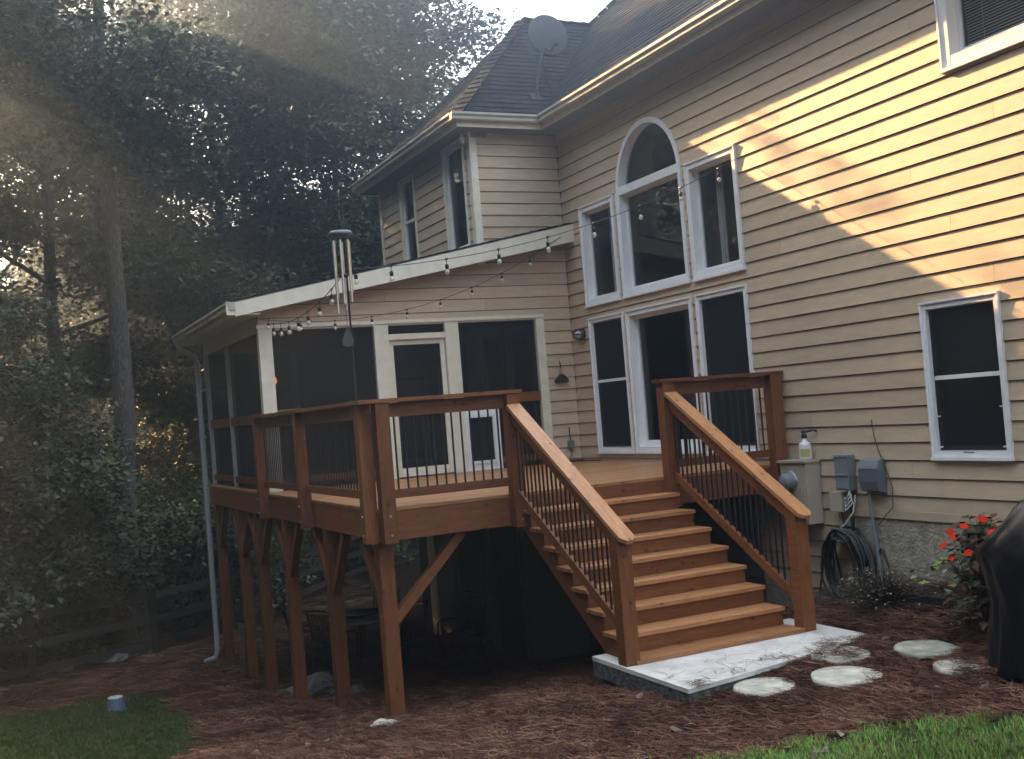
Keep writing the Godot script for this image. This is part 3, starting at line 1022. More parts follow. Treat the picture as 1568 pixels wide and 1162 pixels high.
func build_deck() -> void:
	var d := thing("deck", "red-brown stained wooden deck on tall posts with black balusters", "deck")
	var x1 := 4.77
	var z1 := 4.82
	var st := begin()
	# boards, parallel to the front edge, with open joints; they pass under the porch too
	var n := 64
	for i in n:
		var a := x1 + 0.012 - (i + 1) * 0.1405
		st = begin()
		var zf := 0.03
		box(st, Vector3(a, -0.032, zf + 0.01), Vector3(a + 0.1355, -0.001 - rf(0.0, 0.003), z1 + 0.012), 2)
		part("deck_board", st, any("tread", 3), d)
	# rim boards
	for b in [[Vector3(x1 - 0.042, -0.313, 3.36), Vector3(x1, -0.034, z1 - 0.041), 2], [Vector3(x1 - 0.042, -0.313, 0.035), Vector3(x1, -0.034, 1.63), 2], [Vector3(2.26, -0.313, z1 - 0.04), Vector3(x1, -0.034, z1), 0], [Vector3(0.0, -0.313, z1 - 0.04), Vector3(2.257, -0.034, z1), 0], [Vector3(-4.25, -0.313, z1 - 0.04), Vector3(-0.003, -0.034, z1), 0], [Vector3(x1 - 0.044, -0.313, 1.633), Vector3(x1 - 0.004, -0.034, 3.357), 2], [Vector3(-4.25, -0.313, 0.035), Vector3(-4.21, -0.034, z1 - 0.041), 2]]:
		st = begin()
		box(st, b[0], b[1], b[2])
		part("rim_board", st, any("wood", 4), d)
	# joists and the beam over the posts
	for i in 21:
		var x := -3.85 + i * 0.41
		st = begin()
		box(st, Vector3(x, -0.25, 0.036), Vector3(x + 0.038, -0.033, z1 - 0.042), 2)
		part("joist", st, any("wood", 4), d)
	st = begin()
	box(st, Vector3(-4.2, -0.31, z1 - 0.14), Vector3(x1 - 0.05, -0.252, z1 - 0.045), 0)
	part("beam", st, M.wood1, d)
	# posts with braces
	for k in 6:
		var x: float = [4.51, 2.66, 0.69, -0.97, -2.23, -4.05][k]
		var s := 0.145
		var gy := gh(x, 4.75) - 0.06
		st = begin()
		box(st, Vector3(x, gy, z1 - 0.15), Vector3(x + s, -0.3135, z1 - 0.005), 1)
		part("post", st, M["wood%d" % (k % 4)], d)
		var m := x + s * 0.5
		var zc := z1 - 0.075
		for sg in [-1.0, 1.0]:
			if (k == 0 and sg > 0.0) or (k == 5 and sg < 0.0):
				continue
			st = begin()
			beam(st, Vector3(m + sg * 0.06, -1.02, zc), Vector3(m + sg * 0.62, -0.33, zc), 0.088, 0.088, Vector3(sg, 0.8, 0))
			part("brace", st, any("wood", 4), d)
		if k == 0:
			st = begin()
			beam(st, Vector3(m, -1.1, zc - 0.06), Vector3(m + 0.0, -0.33, zc - 0.82), 0.09, 0.09, Vector3(0, 0.8, -1))
			part("brace", st, M.wood2, d)
			st = begin()
			box(st, Vector3(x - 0.012, gy - 0.05, z1 - 0.162), Vector3(x + s + 0.012, gy + 0.11, z1 + 0.006), 1)
			part("post_base", st, M.block, d)
	# rail posts bolted outside the rim
	var rp := [[2.2, z1 + 0.002, 0.13, 0.13], [0.02, z1 + 0.002, 0.13, 0.13], [4.6, z1 + 0.002, 0.13, 0.13], [x1 + 0.002, 4.69, 0.13, 0.135], [x1 + 0.002, 3.32, 0.13, 0.135], [x1 + 0.002, 1.49, 0.13, 0.135], [x1 + 0.002, 0.06, 0.14, 0.15]]
	for k in rp.size():
		var r: Array = rp[k]
		st = begin()
		var lo := -0.325 if k != 6 else -0.5
		box(st, Vector3(r[0], lo, r[1]), Vector3(r[0] + r[2], 1.002, r[1] + r[3]), 1)
		var po := part("rail_post", st, M["wood%d" % ((k * 3) % 4)], d)
		st = begin()
		if k < 3:
			screw_heads(st, [Vector3(r[0] + 0.065, -0.07, r[1] + r[3]), Vector3(r[0] + 0.065, -0.25, r[1] + r[3])], Vector3(0, 0, 1))
		else:
			screw_heads(st, [Vector3(r[0] + r[2], -0.07, r[1] + 0.065), Vector3(r[0] + r[2], -0.25, r[1] + 0.065)], Vector3(1, 0, 0))
		part("bolt", st, M.steel, po)
	# top rails, caps, bottom rails
	var runs := [[Vector3(x1 + 0.03, 0, 4.689), Vector3(x1 + 0.03, 0, 3.455), 2], [Vector3(x1 + 0.03, 0, 1.489), Vector3(x1 + 0.03, 0, 0.211), 2], [Vector3(4.599, 0, z1 + 0.03), Vector3(2.331, 0, z1 + 0.03), 0], [Vector3(2.199, 0, z1 + 0.03), Vector3(0.151, 0, z1 + 0.03), 0]]
	for r in runs:
		var o: Vector3 = Vector3(0.02, 0, 0) if r[2] == 2 else Vector3(0, 0, 0.02)
		for y in [[0.862, 1.0], [0.085, 0.168]]:
			st = begin()
			box(st, r[0] - o + Vector3(0, y[0], 0), r[1] + o + Vector3(0, y[1], 0), r[2])
			part("rail", st, any("wood", 4), d)
		var L: float = r[0].distance_to(r[1])
		var c := int(L / 0.1)
		for i in range(1, c + 1):
			part("baluster", shared_baluster(0.7), M.iron, d).position = (r[0] as Vector3).lerp(r[1], (i - 0.5 + 0.25) / (c + 0.5)) + Vector3(0, 0.165, 0)
	var cy := 1.004
	var ct := 0.036
	for c in [pv([x1 - 0.02, 3.29, x1 + 0.15, 3.29, x1 + 0.15, 4.99, x1 - 0.02, 4.82]), pv([x1 - 0.02, 0.03, x1 + 0.15, 0.03, x1 + 0.15, 1.66, x1 - 0.02, 1.66]), pv([x1 + 0.146, 4.992, x1 - 0.022, 4.822, 2.3, 4.80, 2.3, 4.97]), pv([2.296, 4.80, 2.296, 4.97, 0.0, 4.97, 0.0, 4.80])]:
		st = begin()
		extrude(st, c, Transform3D(Basis(Vector3.RIGHT, Vector3.BACK, Vector3.DOWN), Vector3(0, cy + ct, 0)), ct)
		part("rail_cap", st, any("wood", 4), d)

const RUN := 0.264
const RISE := 0.166

func build_stairs() -> void:
	var s := thing("staircase", "wooden deck staircase of eight risers with black balusters and sloping rails", "staircase", Vector3.ZERO)
	var x0 := 4.77
	var za := 1.61
	var zb := 3.345
	var st := begin()
	for i in range(0, 9):
		var y := -RISE * i
		var nose := x0 + i * RUN
		if i > 0:
			st = begin()
			var back := nose - RUN - 0.02
			box(st, Vector3(back, y - 0.034, za), Vector3(nose - 0.1455, y, zb + 0.03), 2)
			part("tread", st, any("tread", 3), s)
			st = begin()
			box(st, Vector3(nose - 0.141, y - 0.035, za), Vector3(nose + 0.004, y - 0.001, zb + 0.03), 2)
			part("tread", st, any("tread", 3), s)
		if i < 8:
			st = begin()
			var xr := nose - 0.022 + (0.002 if i else 0.026)
			box(st, Vector3(xr - 0.02, -RISE * (i + 1) + 0.001, za + 0.01), Vector3(xr, y - 0.036 + (0.0 if i else 0.03), zb + 0.005), 2)
			part("riser", st, any("wood", 4), s)
	# sawtooth stringers
	for z in [zb - 0.045, za + 0.012, 2.45]:
		var p := PackedVector2Array()
		p.append(Vector2(x0 + 0.005, -0.04))
		for i in range(0, 8):
			var xr := x0 + i * RUN - 0.043
			if i:
				p.append(Vector2(xr, -RISE * i - 0.036))
			p.append(Vector2(maxf(xr, x0 + 0.006), -RISE * (i + 1) - 0.036))
		p.append(Vector2(6.312, -RISE * 8 - 0.036))
		p.append(Vector2(x0 + 0.006, -0.345))
		st = begin()
		extrude(st, p, Transform3D(Basis(), Vector3(0, 0, z)), 0.04)
		part("stringer", st, M.wood3, s)
	# newels at the foot
	for z in [3.335, 1.475]:
		st = begin()
		extrude(st, pv([6.742, -1.364, 6.877, -1.364, 6.877, -0.299, 6.742, -0.22]), Transform3D(Basis(), Vector3(0, 0, z)), 0.135)
		part("newel", st, M.wood0 if z > 2 else M.wood2, s)
	# sloping rails: cap with clipped corners, rail under it, lower rail, balusters
	var a := Vector2(4.902, 0.865)
	var b := Vector2(6.96, -0.345)
	var dir := (b - a).normalized()
	var nrm := Vector2(-dir.y, dir.x)
	for z in [3.40, 1.545]:
		var L := a.distance_to(b)
		st = begin()
		var cw := 0.075
		var bas := Basis(Vector3(dir.x, dir.y, 0), Vector3(0, 0, -1), Vector3(nrm.x, nrm.y, 0))
		if bas.determinant() < 0.0:
			bas.y = -bas.y
		extrude(st, pv([0, -cw, L - 0.05, -cw, L, -cw + 0.045, L, cw - 0.045, L - 0.05, cw, 0, cw]), Transform3D(bas, Vector3(a.x, a.y, z)), 0.036)
		part("rail_cap", st, M.tread2, s)
		var e := (6.741 - a.x) / dir.x
		st = begin()
		var p0 := a - nrm * 0.072
		var p1 := a + dir * e - nrm * 0.072
		beam(st, Vector3(p0.x, p0.y, z), Vector3(p1.x, p1.y, z), 0.042, 0.138, Vector3(nrm.x, nrm.y, 0))
		part("rail", st, M.wood2, s)
		st = begin()
		var low := 0.74
		p0 = a - nrm * low
		p0 += dir * ((4.902 - p0.x) / dir.x)
		p1 = p0 + dir * ((6.741 - p0.x) / dir.x)
		beam(st, Vector3(p0.x, p0.y, z), Vector3(p1.x, p1.y, z), 0.042, 0.088, Vector3(nrm.x, nrm.y, 0))
		part("rail", st, M.wood2, s)
		for i in 21:
			var x := 4.945 + i * 0.086
			var yl := p0.y + (x - p0.x) * dir.y / dir.x + 0.045
			var yt := a.y + (x - a.x) * dir.y / dir.x - 0.15
			part("baluster", shared_baluster(snappedf(yt - yl, 0.01)), M.iron, s).position = Vector3(x, yl, z)

# ---------------------------------------------------------------- things in the yard, on the wall and on the deck
func build_hardscape() -> void:
	var pad := thing("concrete_pad", "pale concrete landing slab at the foot of the stairs on dark block", "slab", Vector3(7.0, -1.365, 2.4))
	var st := begin()
	var q := pv([-0.72, -1.1, -0.7, 1.08, 0.0, 1.09, 0.81, 1.09, 0.695, 0.4, 0.55, -0.3, 0.39, -1.12])
	extrude(st, q, Transform3D(Basis(Vector3.RIGHT, Vector3.BACK, Vector3.DOWN), Vector3.ZERO), 0.035)
	part("slab_top", st, M.pad, pad)
	st = begin()
	var q2 := pv([-0.715, -1.09, -0.695, 1.078, 0.0, 1.086, 0.80, 1.086, 0.685, 0.4, 0.54, -0.3, 0.38, -1.11])
	extrude(st, q2, Transform3D(Basis(Vector3.RIGHT, Vector3.BACK, Vector3.DOWN), Vector3(0, -0.0352, 0)), 0.135)
	part("slab_side", st, M.block, pad)
	st = begin()
	var q3 := pv([-0.9, -1.0, -0.88, 1.0, -0.3, 1.06, 0.72, 1.04, 0.3, -0.9])
	extrude(st, q3, Transform3D(Basis(Vector3.RIGHT, Vector3.BACK, Vector3.DOWN), Vector3(0.1, -0.171, 0)), 0.3)
	part("footing", st, M.block, pad)
	# six round stepping stones
	var spots := [[7.92, 2.87, 0.24, "pale round stepping stone nearest the front corner of the concrete slab"], [8.22, 2.33, 0.27, "clean pale round stepping stone in the centre of the group of five"], [7.74, 1.96, 0.24, "stepping stone half covered by straw beside the concrete slab"], [8.12, 1.36, 0.28, "greyest round stepping stone, closest to the house wall"], [8.8, 1.62, 0.29, "stepping stone with straw across it beside the covered grill"]]
	for k in spots.size():
		var s: Array = spots[k]
		var y := gh(s[0], s[1])
		var t := thing("stepping_stone", s[3], "stepping stone", Vector3(s[0], y - 0.03, s[1]), k * 1.3, "round stepping stones in the straw")
		t.rotation.x = rf(-0.04, 0.04)
		t.rotation.z = rf(0.0, 0.07)
		st = begin()
		var r: float = s[2]
		lathe(st, [Vector2(r - 0.02, -0.03), Vector2(r, 0.02), Vector2(r, 0.045), Vector2(r - 0.006, 0.062), Vector2(r - 0.02, 0.068), Vector2(r * 0.6, 0.07), Vector2(0, 0.069)], Vector3.ZERO, 40, 0.03)
		part("disc", st, clone(M.stone, [1.0, 1.05, 0.9, 0.72, 0.95][k]), t)
	# rocks
	var rk := [[-6.37, 6.45, 0.26, "long grey rock at the foot of the dark rail fence"], [-6.84, 5.75, 0.2, "smaller grey rock beside the fence post"], [-6.0, 7.3, 0.22, "mossy rock low at the left end of the fence"], [5.05, 5.02, 0.1, "pale flat rock at the foot of the nearest deck post"], [0.05, 4.35, 0.33, "large dark rock under the deck between the tall posts"], [0.9, 4.15, 0.2, "round pale rock beside the large rock under the deck"]]
	for s in rk:
		var t := thing("rock", s[3], "rock", Vector3(s[0], gh(s[0], s[1]) - s[2] * 0.15, s[1]), s[2] * 40.0, "rocks about the yard")
		part("body", lump(s[2], int(s[2] * 1000)), M.rock if s[2] > 0.19 else M.stone, t)
	# upturned bucket on the left lawn
	var b := thing("bucket", "small upturned blue-grey bucket standing on the left lawn", "bucket", Vector3(-1.13, gh(-1.13, 6.8), 6.8))
	st = begin()
	lathe(st, [Vector2(0.13, 0), Vector2(0.145, 0.0), Vector2(0.145, 0.03), Vector2(0.128, 0.035), Vector2(0.105, 0.185), Vector2(0.098, 0.195), Vector2(0.085, 0.19), Vector2(0, 0.188)], Vector3.ZERO, 24)
	part("shell", st, mat(0.1, 0.125, 0.19, 0.5), b)
	st = begin()
	lathe(st, [Vector2(0.098, 0.1885), Vector2(0.096, 0.2), Vector2(0.09, 0.2), Vector2(0, 0.197)], Vector3.ZERO, 24)
	part("rim", st, M.stone, b)
	# drain grate under the downspout
	var g := thing("drain_grate", "flat black drain grate in the straw below the downspout", "grate", Vector3(-4.0, gh(-4.0, 5.2), 5.2), 0.3)
	st = begin()
	for e in [-0.2, 0.2]:
		box(st, Vector3(-0.36, 0, e - 0.02), Vector3(0.36, 0.05, e + 0.02))
		box(st, Vector3(e * 1.8 - 0.02, 0, -0.179), Vector3(e * 1.8 + 0.02, 0.049, 0.179))
	part("frame", st, M.rubber, g)
	for i in 8:
		st = begin()
		box(st, Vector3(-0.28 + i * 0.075, 0.005, -0.178), Vector3(-0.25 + i * 0.075, 0.042, 0.178))
		part("bar", st, M.rubber, g)
	# edging timber along the planting bed
	var e := thing("edging_timber", "dark low edging timber along the planting bed by the stucco foundation", "timber", Vector3(7.7, gh(7.7, 0.55), 0.55), 0.04)
	st = begin()
	box(st, Vector3(-0.75, -0.04, -0.05), Vector3(0.9, 0.07, 0.05), 0)
	part("timber", st, M.fence, e)

func lump(r: float, sd: int) -> Mesh:
	var n := noise(0.9 / r, sd, 3)
	var st := begin()
	var rows := 10
	var cols := 16
	var f := func(i: int, k: int) -> Vector3:
		var a := PI * i / rows
		var b := TAU * (k % cols) / cols
		var d := Vector3(sin(a) * cos(b), cos(a), sin(a) * sin(b))
		var p := d * r * (1.0 + 0.55 * n.get_noise_3dv(d * r))
		return Vector3(p.x * 1.35, p.y * 0.62 + r * 0.3, p.z)
	for i in rows:
		for k in cols:
			var a: Vector3 = f.call(i, k)
			var b: Vector3 = f.call(i, k + 1)
			var c: Vector3 = f.call(i + 1, k + 1)
			var d: Vector3 = f.call(i + 1, k)
			if i > 0:
				tri(st, a, b, c)
			if i < rows - 1:
				tri(st, a, c, d)
	return st.commit()

func build_wall_fittings() -> void:
	# electric meter cabinet with the round meter on its front
	var m := thing("meter_cabinet", "tall tan electric meter cabinet on the wall beside the stairs", "meter box", Vector3(5.2, -0.64, 0.026))
	var st := begin()
	box(st, Vector3(-0.23, 0.0, 0.0), Vector3(0.19, 0.66, 0.2), 1)
	part("cabinet", st, M.tan, m)
	st = begin()
	box(st, Vector3(-0.25, 0.661, 0.0), Vector3(0.21, 0.685, 0.225), 0)
	part("lid", st, M.tan, m)
	st = begin()
	box(st, Vector3(-0.2, 0.05, 0.201), Vector3(0.16, 0.4, 0.21), 1)
	box(st, Vector3(-0.012, 0.05, 0.2105), Vector3(-0.006, 0.62, 0.2125), 1)
	part("door", st, M.tan, m)
	st = begin()
	T = Transform3D(Basis(Vector3.RIGHT, PI / 2), Vector3(-0.06, 0.46, 0.2))
	lathe(st, [Vector2(0.105, 0), Vector2(0.105, 0.03), Vector2(0.09, 0.035), Vector2(0.088, 0.1), Vector2(0.06, 0.125), Vector2(0, 0.13)], Vector3.ZERO, 24)
	T = Transform3D()
	part("meter", st, M.grey, m)
	st = begin()
	T = Transform3D(Basis(Vector3.RIGHT, PI / 2), Vector3(-0.06, 0.46, 0.2))
	lathe(st, [Vector2(0.112, 0.002), Vector2(0.116, 0.012), Vector2(0.112, 0.022), Vector2(0.1, 0.022)], Vector3.ZERO, 24)
	T = Transform3D()
	part("ring", st, M.steel, m)
	# hose-end bottle standing on the cabinet
	var b := thing("spray_bottle", "white hose-end spray bottle standing on the meter cabinet", "bottle", Vector3(5.28, 0.046, 0.11), 0.3)
	st = begin()
	lathe(st, [Vector2(0, 0), Vector2(0.06, 0), Vector2(0.068, 0.015), Vector2(0.068, 0.15), Vector2(0.055, 0.185), Vector2(0.027, 0.2), Vector2(0.024, 0.24), Vector2(0, 0.24)], Vector3.ZERO, 20)
	part("body", st, M.plastic, b)
	st = begin()
	for k in 6:
		var a0 := -0.2 + k * 0.25
		quad(st, Vector3(sin(a0) * 0.0695, 0.03, cos(a0) * 0.0695), Vector3(sin(a0 + 0.25) * 0.0695, 0.03, cos(a0 + 0.25) * 0.0695), Vector3(sin(a0 + 0.25) * 0.0695, 0.12, cos(a0 + 0.25) * 0.0695), Vector3(sin(a0) * 0.0695, 0.12, cos(a0) * 0.0695))
	part("label_band", st, mat(0.45, 0.42, 0.12, 0.5), b)
	st = begin()
	lathe(st, [Vector2(0.03, 0.235), Vector2(0.032, 0.27), Vector2(0.02, 0.275), Vector2(0.016, 0.32), Vector2(0, 0.32)], Vector3.ZERO, 14)
	tube(st, [Vector3(-0.03, 0.3, 0), Vector3(0.04, 0.305, 0), Vector3(0.1, 0.32, -0.03), Vector3(0.13, 0.3, -0.05)], 0.013, 8)
	part("sprayer", st, M.rubber, b)
	# two grey utility boxes
	var u := thing("utility_box", "narrow grey utility box with a ledge across its front", "utility box", Vector3(5.84, -0.27, 0.026))
	st = begin()
	box(st, Vector3(-0.1, 0, 0), Vector3(0.1, 0.36, 0.1), 1)
	part("case", st, M.grey, u)
	st = begin()
	box(st, Vector3(-0.105, 0.345, 0.0), Vector3(0.105, 0.368, 0.108), 0)
	box(st, Vector3(-0.08, 0.155, 0.101), Vector3(0.09, 0.17, 0.118), 0)
	box(st, Vector3(-0.09, 0.02, 0.101), Vector3(0.09, 0.15, 0.106), 0)
	part("cover", st, clone(M.grey, 1.25), u)
	var v := thing("telephone_box", "rounded dark grey utility box with a sloping top and conduit", "utility box", Vector3(6.24, -0.29, 0.026))
	st = begin()
	extrude(st, pv([0, 0, 0.1, 0.03, 0.115, 0.12, 0.115, 0.26, 0.08, 0.335, 0.0, 0.35]), Transform3D(Basis(Vector3(0, 0, 1), Vector3.UP, Vector3(-1, 0, 0)), Vector3(0.13, 0, 0)), 0.26)
	part("case", st, M.grey2, v)
	st = begin()
	extrude(st, pv([0.05, 0.25, 0.118, 0.25, 0.084, 0.337, 0.05, 0.345]), Transform3D(Basis(Vector3(0, 0, 1), Vector3.UP, Vector3(-1, 0, 0)), Vector3(0.134, 0, 0)), 0.268)
	part("cap", st, M.grey, v)
	st = begin()
	tube(st, [Vector3(-0.07, 0.02, 0.05), Vector3(-0.07, -0.25, 0.045), Vector3(-0.03, -0.6, 0.04), Vector3(0.0, -1.1, 0.04)], 0.021, 8)
	part("conduit", st, M.grey, v)
	var w := thing("wall_cable", "thin brown cable down the siding beside the grey boxes", "cable", Vector3(6.24, -0.45, 0.03))
	st = begin()
	tube(st, [Vector3(0.0, 0.9, 0), Vector3(0.02, 0.75, 0.006), Vector3(0.07, 0.58, 0.006), Vector3(0.16, 0.4, 0.01), Vector3(0.22, 0.22, 0.012), Vector3(0.21, 0.02, 0.014), Vector3(0.12, -0.06, 0.03), Vector3(0.02, -0.16, 0.04)], 0.006)
	part("cable", st, mat(0.1, 0.06, 0.04), w)
	var j := thing("junction_box", "small beige junction box with loose white wires under the grey box", "junction box", Vector3(5.69, -0.5, 0.026))
	st = begin()
	box(st, Vector3(-0.09, 0, 0), Vector3(0.09, 0.2, 0.08), 1)
	part("case", st, clone(M.tan, 1.15), j)
	st = begin()
	for k in 4:
		var y := 0.05 + k * 0.035
		tube(st, [Vector3(0.1, y, 0.04), Vector3(0.17, y - 0.03, 0.1), Vector3(0.25, y + 0.05, 0.08 + 0.01 * k), Vector3(0.2, y + 0.12, 0.04)], 0.007)
	tube(st, [Vector3(0.27, 0.18, 0.05), Vector3(0.24, 0.0, 0.07), Vector3(0.1, -0.13, 0.07), Vector3(-0.03, -0.2, 0.05)], 0.009)
	part("wire", st, M.plastic, j)
	st = begin()
	tube(st, [Vector3(0.03, 0.0, 0.04), Vector3(0.05, -0.12, 0.04), Vector3(0.13, -0.2, 0.03), Vector3(0.16, -0.4, 0.03)], 0.011)
	tube(st, [Vector3(0.2, 0.2, 0.05), Vector3(0.2, -0.02, 0.05), Vector3(0.17, -0.3, 0.035)], 0.02)
	part("cable", st, M.rubber, j)
	# coiled garden hose on its hanger
	var h := thing("garden_hose", "large black garden hose coiled on a wall hanger", "hose", Vector3(5.81, -1.06, 0.04))
	var hn := begin()
	box(hn, Vector3(-0.11, 0.28, -0.02), Vector3(0.11, 0.36, 0.18))
	box(hn, Vector3(-0.1, 0.361, 0.14), Vector3(0.1, 0.4, 0.18))
	part("hanger", hn, M.grey2, h)
	for k in 11:
		st = begin()
		var pts := []
		var rx := 0.335 - 0.012 * k + rf(-0.02, 0.02)
		var ry := 0.36 - 0.006 * k + rf(-0.02, 0.025)
		var dz := 0.03 + fposmod(k * 0.047, 0.16)
		for i in 29:
			var a := TAU * i / 28.0 + PI / 2
			var sag := 0.0 if sin(a) > 0 else 0.05 * sin(a) * rf(0.8, 1.1)
			pts.append(Vector3(cos(a) * rx + 0.02 * sin(a * 2.0 + k), 0.03 + sin(a) * ry + sag, dz + 0.02 * sin(a * 3.0 + k)))
		tube(st, pts, 0.0125, 7)
		part("coil", st, M.rubber, h)
	st = begin()
	tube(st, [Vector3(-0.33, 0.2, 0.08), Vector3(-0.39, -0.1, 0.1), Vector3(-0.43, -0.38, 0.14), Vector3(-0.25, -0.44, 0.35), Vector3(0.2, -0.38, 0.5), Vector3(-0.3, -0.43, 0.62)], 0.0125, 7)
	part("tail", st, M.rubber, h)
	# hook of a hanging basket, leaning on the wall
	var k2 := thing("basket_hanger", "black hanging basket hook with thin wires standing in the bush", "plant hanger", Vector3(6.75, -1.15, 0.32))
	st = begin()
	tube(st, [Vector3(-0.225, 0.29, 0), Vector3(-0.24, 0.32, 0), Vector3(-0.215, 0.35, 0), Vector3(-0.185, 0.33, 0), Vector3(-0.17, 0.27, 0), Vector3(-0.12, 0.17, 0)], 0.012, 7)
	part("hook", st, M.rubber, k2)
	st = begin()
	for e in [Vector3(-0.16, -0.12, 0.05), Vector3(-0.05, -0.12, 0.1), Vector3(0.12, -0.02, -0.04)]:
		tube(st, [Vector3(-0.12, 0.17, 0), e], 0.004, 5)
	part("wire", st, mat(0.12, 0.06, 0.03), k2)
	# light, brush and outlet beside the porch
	var l := thing("wall_light", "round caged black bulkhead light on the siding beside the porch", "wall light", Vector3(0.36, 1.885, 0.026))
	st = begin()
	T = Transform3D(Basis(Vector3.RIGHT, PI / 2), Vector3.ZERO)
	lathe(st, [Vector2(0.09, 0), Vector2(0.09, 0.05), Vector2(0.07, 0.06), Vector2(0, 0.062)], Vector3.ZERO, 20)
	T = Transform3D()
	part("base", st, M.iron, l)
	st = begin()
	T = Transform3D(Basis(Vector3.RIGHT, PI / 2), Vector3.ZERO)
	lathe(st, [Vector2(0.068, 0.063), Vector2(0.065, 0.1), Vector2(0.04, 0.135), Vector2(0, 0.145)], Vector3.ZERO, 16)
	T = Transform3D()
	part("globe", st, M.clear, l)
	st = begin()
	for a in 3:
		var d := Vector3(cos(a * PI / 3), sin(a * PI / 3), 0)
		tube(st, [d * 0.085 + Vector3(0, 0, 0.06), d * 0.074 + Vector3(0, 0, 0.11), d * 0.03 + Vector3(0, 0, 0.155), -d * 0.03 + Vector3(0, 0, 0.155), -d * 0.074 + Vector3(0, 0, 0.11), -d * 0.085 + Vector3(0, 0, 0.06)], 0.007, 6)
	part("cage", st, M.iron, l)
	var br := thing("hand_brush", "black hand brush with wooden neck hung on the porch siding", "brush", Vector3(0.03, 1.2, 0.28))
	st = begin()
	extrude(st, pv([-0.03, 0.12, -0.115, 0.03, -0.1, 0.0, 0.1, 0.0, 0.115, 0.03, 0.03, 0.12]), Transform3D(Basis(Vector3(0, 0, -1), Vector3.UP, Vector3(1, 0, 0)), Vector3(0.005, 0, 0)), 0.05)
	part("bristle_head", st, M.iron, br)
	st = begin()
	extrude(st, pv([-0.022, 0.121, 0.022, 0.121, 0.013, 0.22, -0.013, 0.22]), Transform3D(Basis(Vector3(0, 0, -1), Vector3.UP, Vector3(1, 0, 0)), Vector3(0.012, 0, 0)), 0.03)
	part("neck", st, mat(0.42, 0.2, 0.1, 0.5), br)
	st = begin()
	tube(st, [Vector3(0.027, 0.215, 0), Vector3(0.03, 0.28, 0.005), Vector3(0.02, 0.32, 0.01)], 0.012)
	part("handle", st, M.iron, br)
	var ol := thing("outlet_box", "small dark outlet box with a cord low on the porch siding", "outlet", Vector3(0.026, 0.2, 0.21))
	st = begin()
	box(st, Vector3(0, 0, -0.045), Vector3(0.06, 0.12, 0.045), 1)
	part("case", st, M.grey2, ol)
	st = begin()
	tube(st, [Vector3(0.03, 0.12, 0), Vector3(0.03, 0.2, 0.01), Vector3(0.02, 0.32, 0.0)], 0.01)
	tube(st, [Vector3(0.04, 0.0, 0), Vector3(0.08, -0.1, 0.02), Vector3(0.1, -0.19, 0.1), Vector3(0.3, -0.19, -0.05), Vector3(0.7, -0.19, -0.12)], 0.008)
	part("cord", st, M.rubber, ol)

func hang_string(o: Node3D, pts: Array, bulbs: Array, hang := 0.1) -> void:      # pts: where the wire runs; bulbs: fractions of its length
	var st := begin()
	tube(st, pts, 0.0045, 5)
	part("wire", st, M.rubber, o)
	var total := 0.0
	for i in pts.size() - 1:
		total += (pts[i] as Vector3).distance_to(pts[i + 1])
	var bulb_mesh: Mesh
	var sock_mesh: Mesh
	st = begin()
	tube(st, [Vector3.ZERO, Vector3(0, -hang * 0.55, 0)], 0.004, 5)
	lathe(st, [Vector2(0, -hang), Vector2(0.017, -hang), Vector2(0.02, -hang * 0.6), Vector2(0.012, -hang * 0.5), Vector2(0, -hang * 0.5)], Vector3.ZERO, 10)
	tube(st, [Vector3(-0.02, 0, 0), Vector3(0.02, 0, 0)], 0.012, 6)
	sock_mesh = st.commit()
	st = begin()
	lathe(st, [Vector2(0, -hang - 0.058), Vector2(0.014, -hang - 0.054), Vector2(0.025, -hang - 0.038), Vector2(0.026, -hang - 0.026), Vector2(0.016, -hang - 0.006), Vector2(0.012, -hang)], Vector3.ZERO, 12)
	bulb_mesh = st.commit()
	for b in bulbs:
		var left: float = b * total
		for i in pts.size() - 1:
			var l: float = (pts[i] as Vector3).distance_to(pts[i + 1])
			if left <= l:
				var at: Vector3 = (pts[i] as Vector3).lerp(pts[i + 1], left / l)
				part("socket", sock_mesh, M.rubber, o).position = at
				part("bulb", bulb_mesh, M.clear, o).position = at
				break
			left -= l

func sag(a: Vector3, b: Vector3, drop: float, n := 10) -> Array:
	var r := []
	for i in n + 1:
		var t := float(i) / n
		r.append(a.lerp(b, t) - Vector3(0, drop * 4.0 * t * (1.0 - t), 0))
	return r

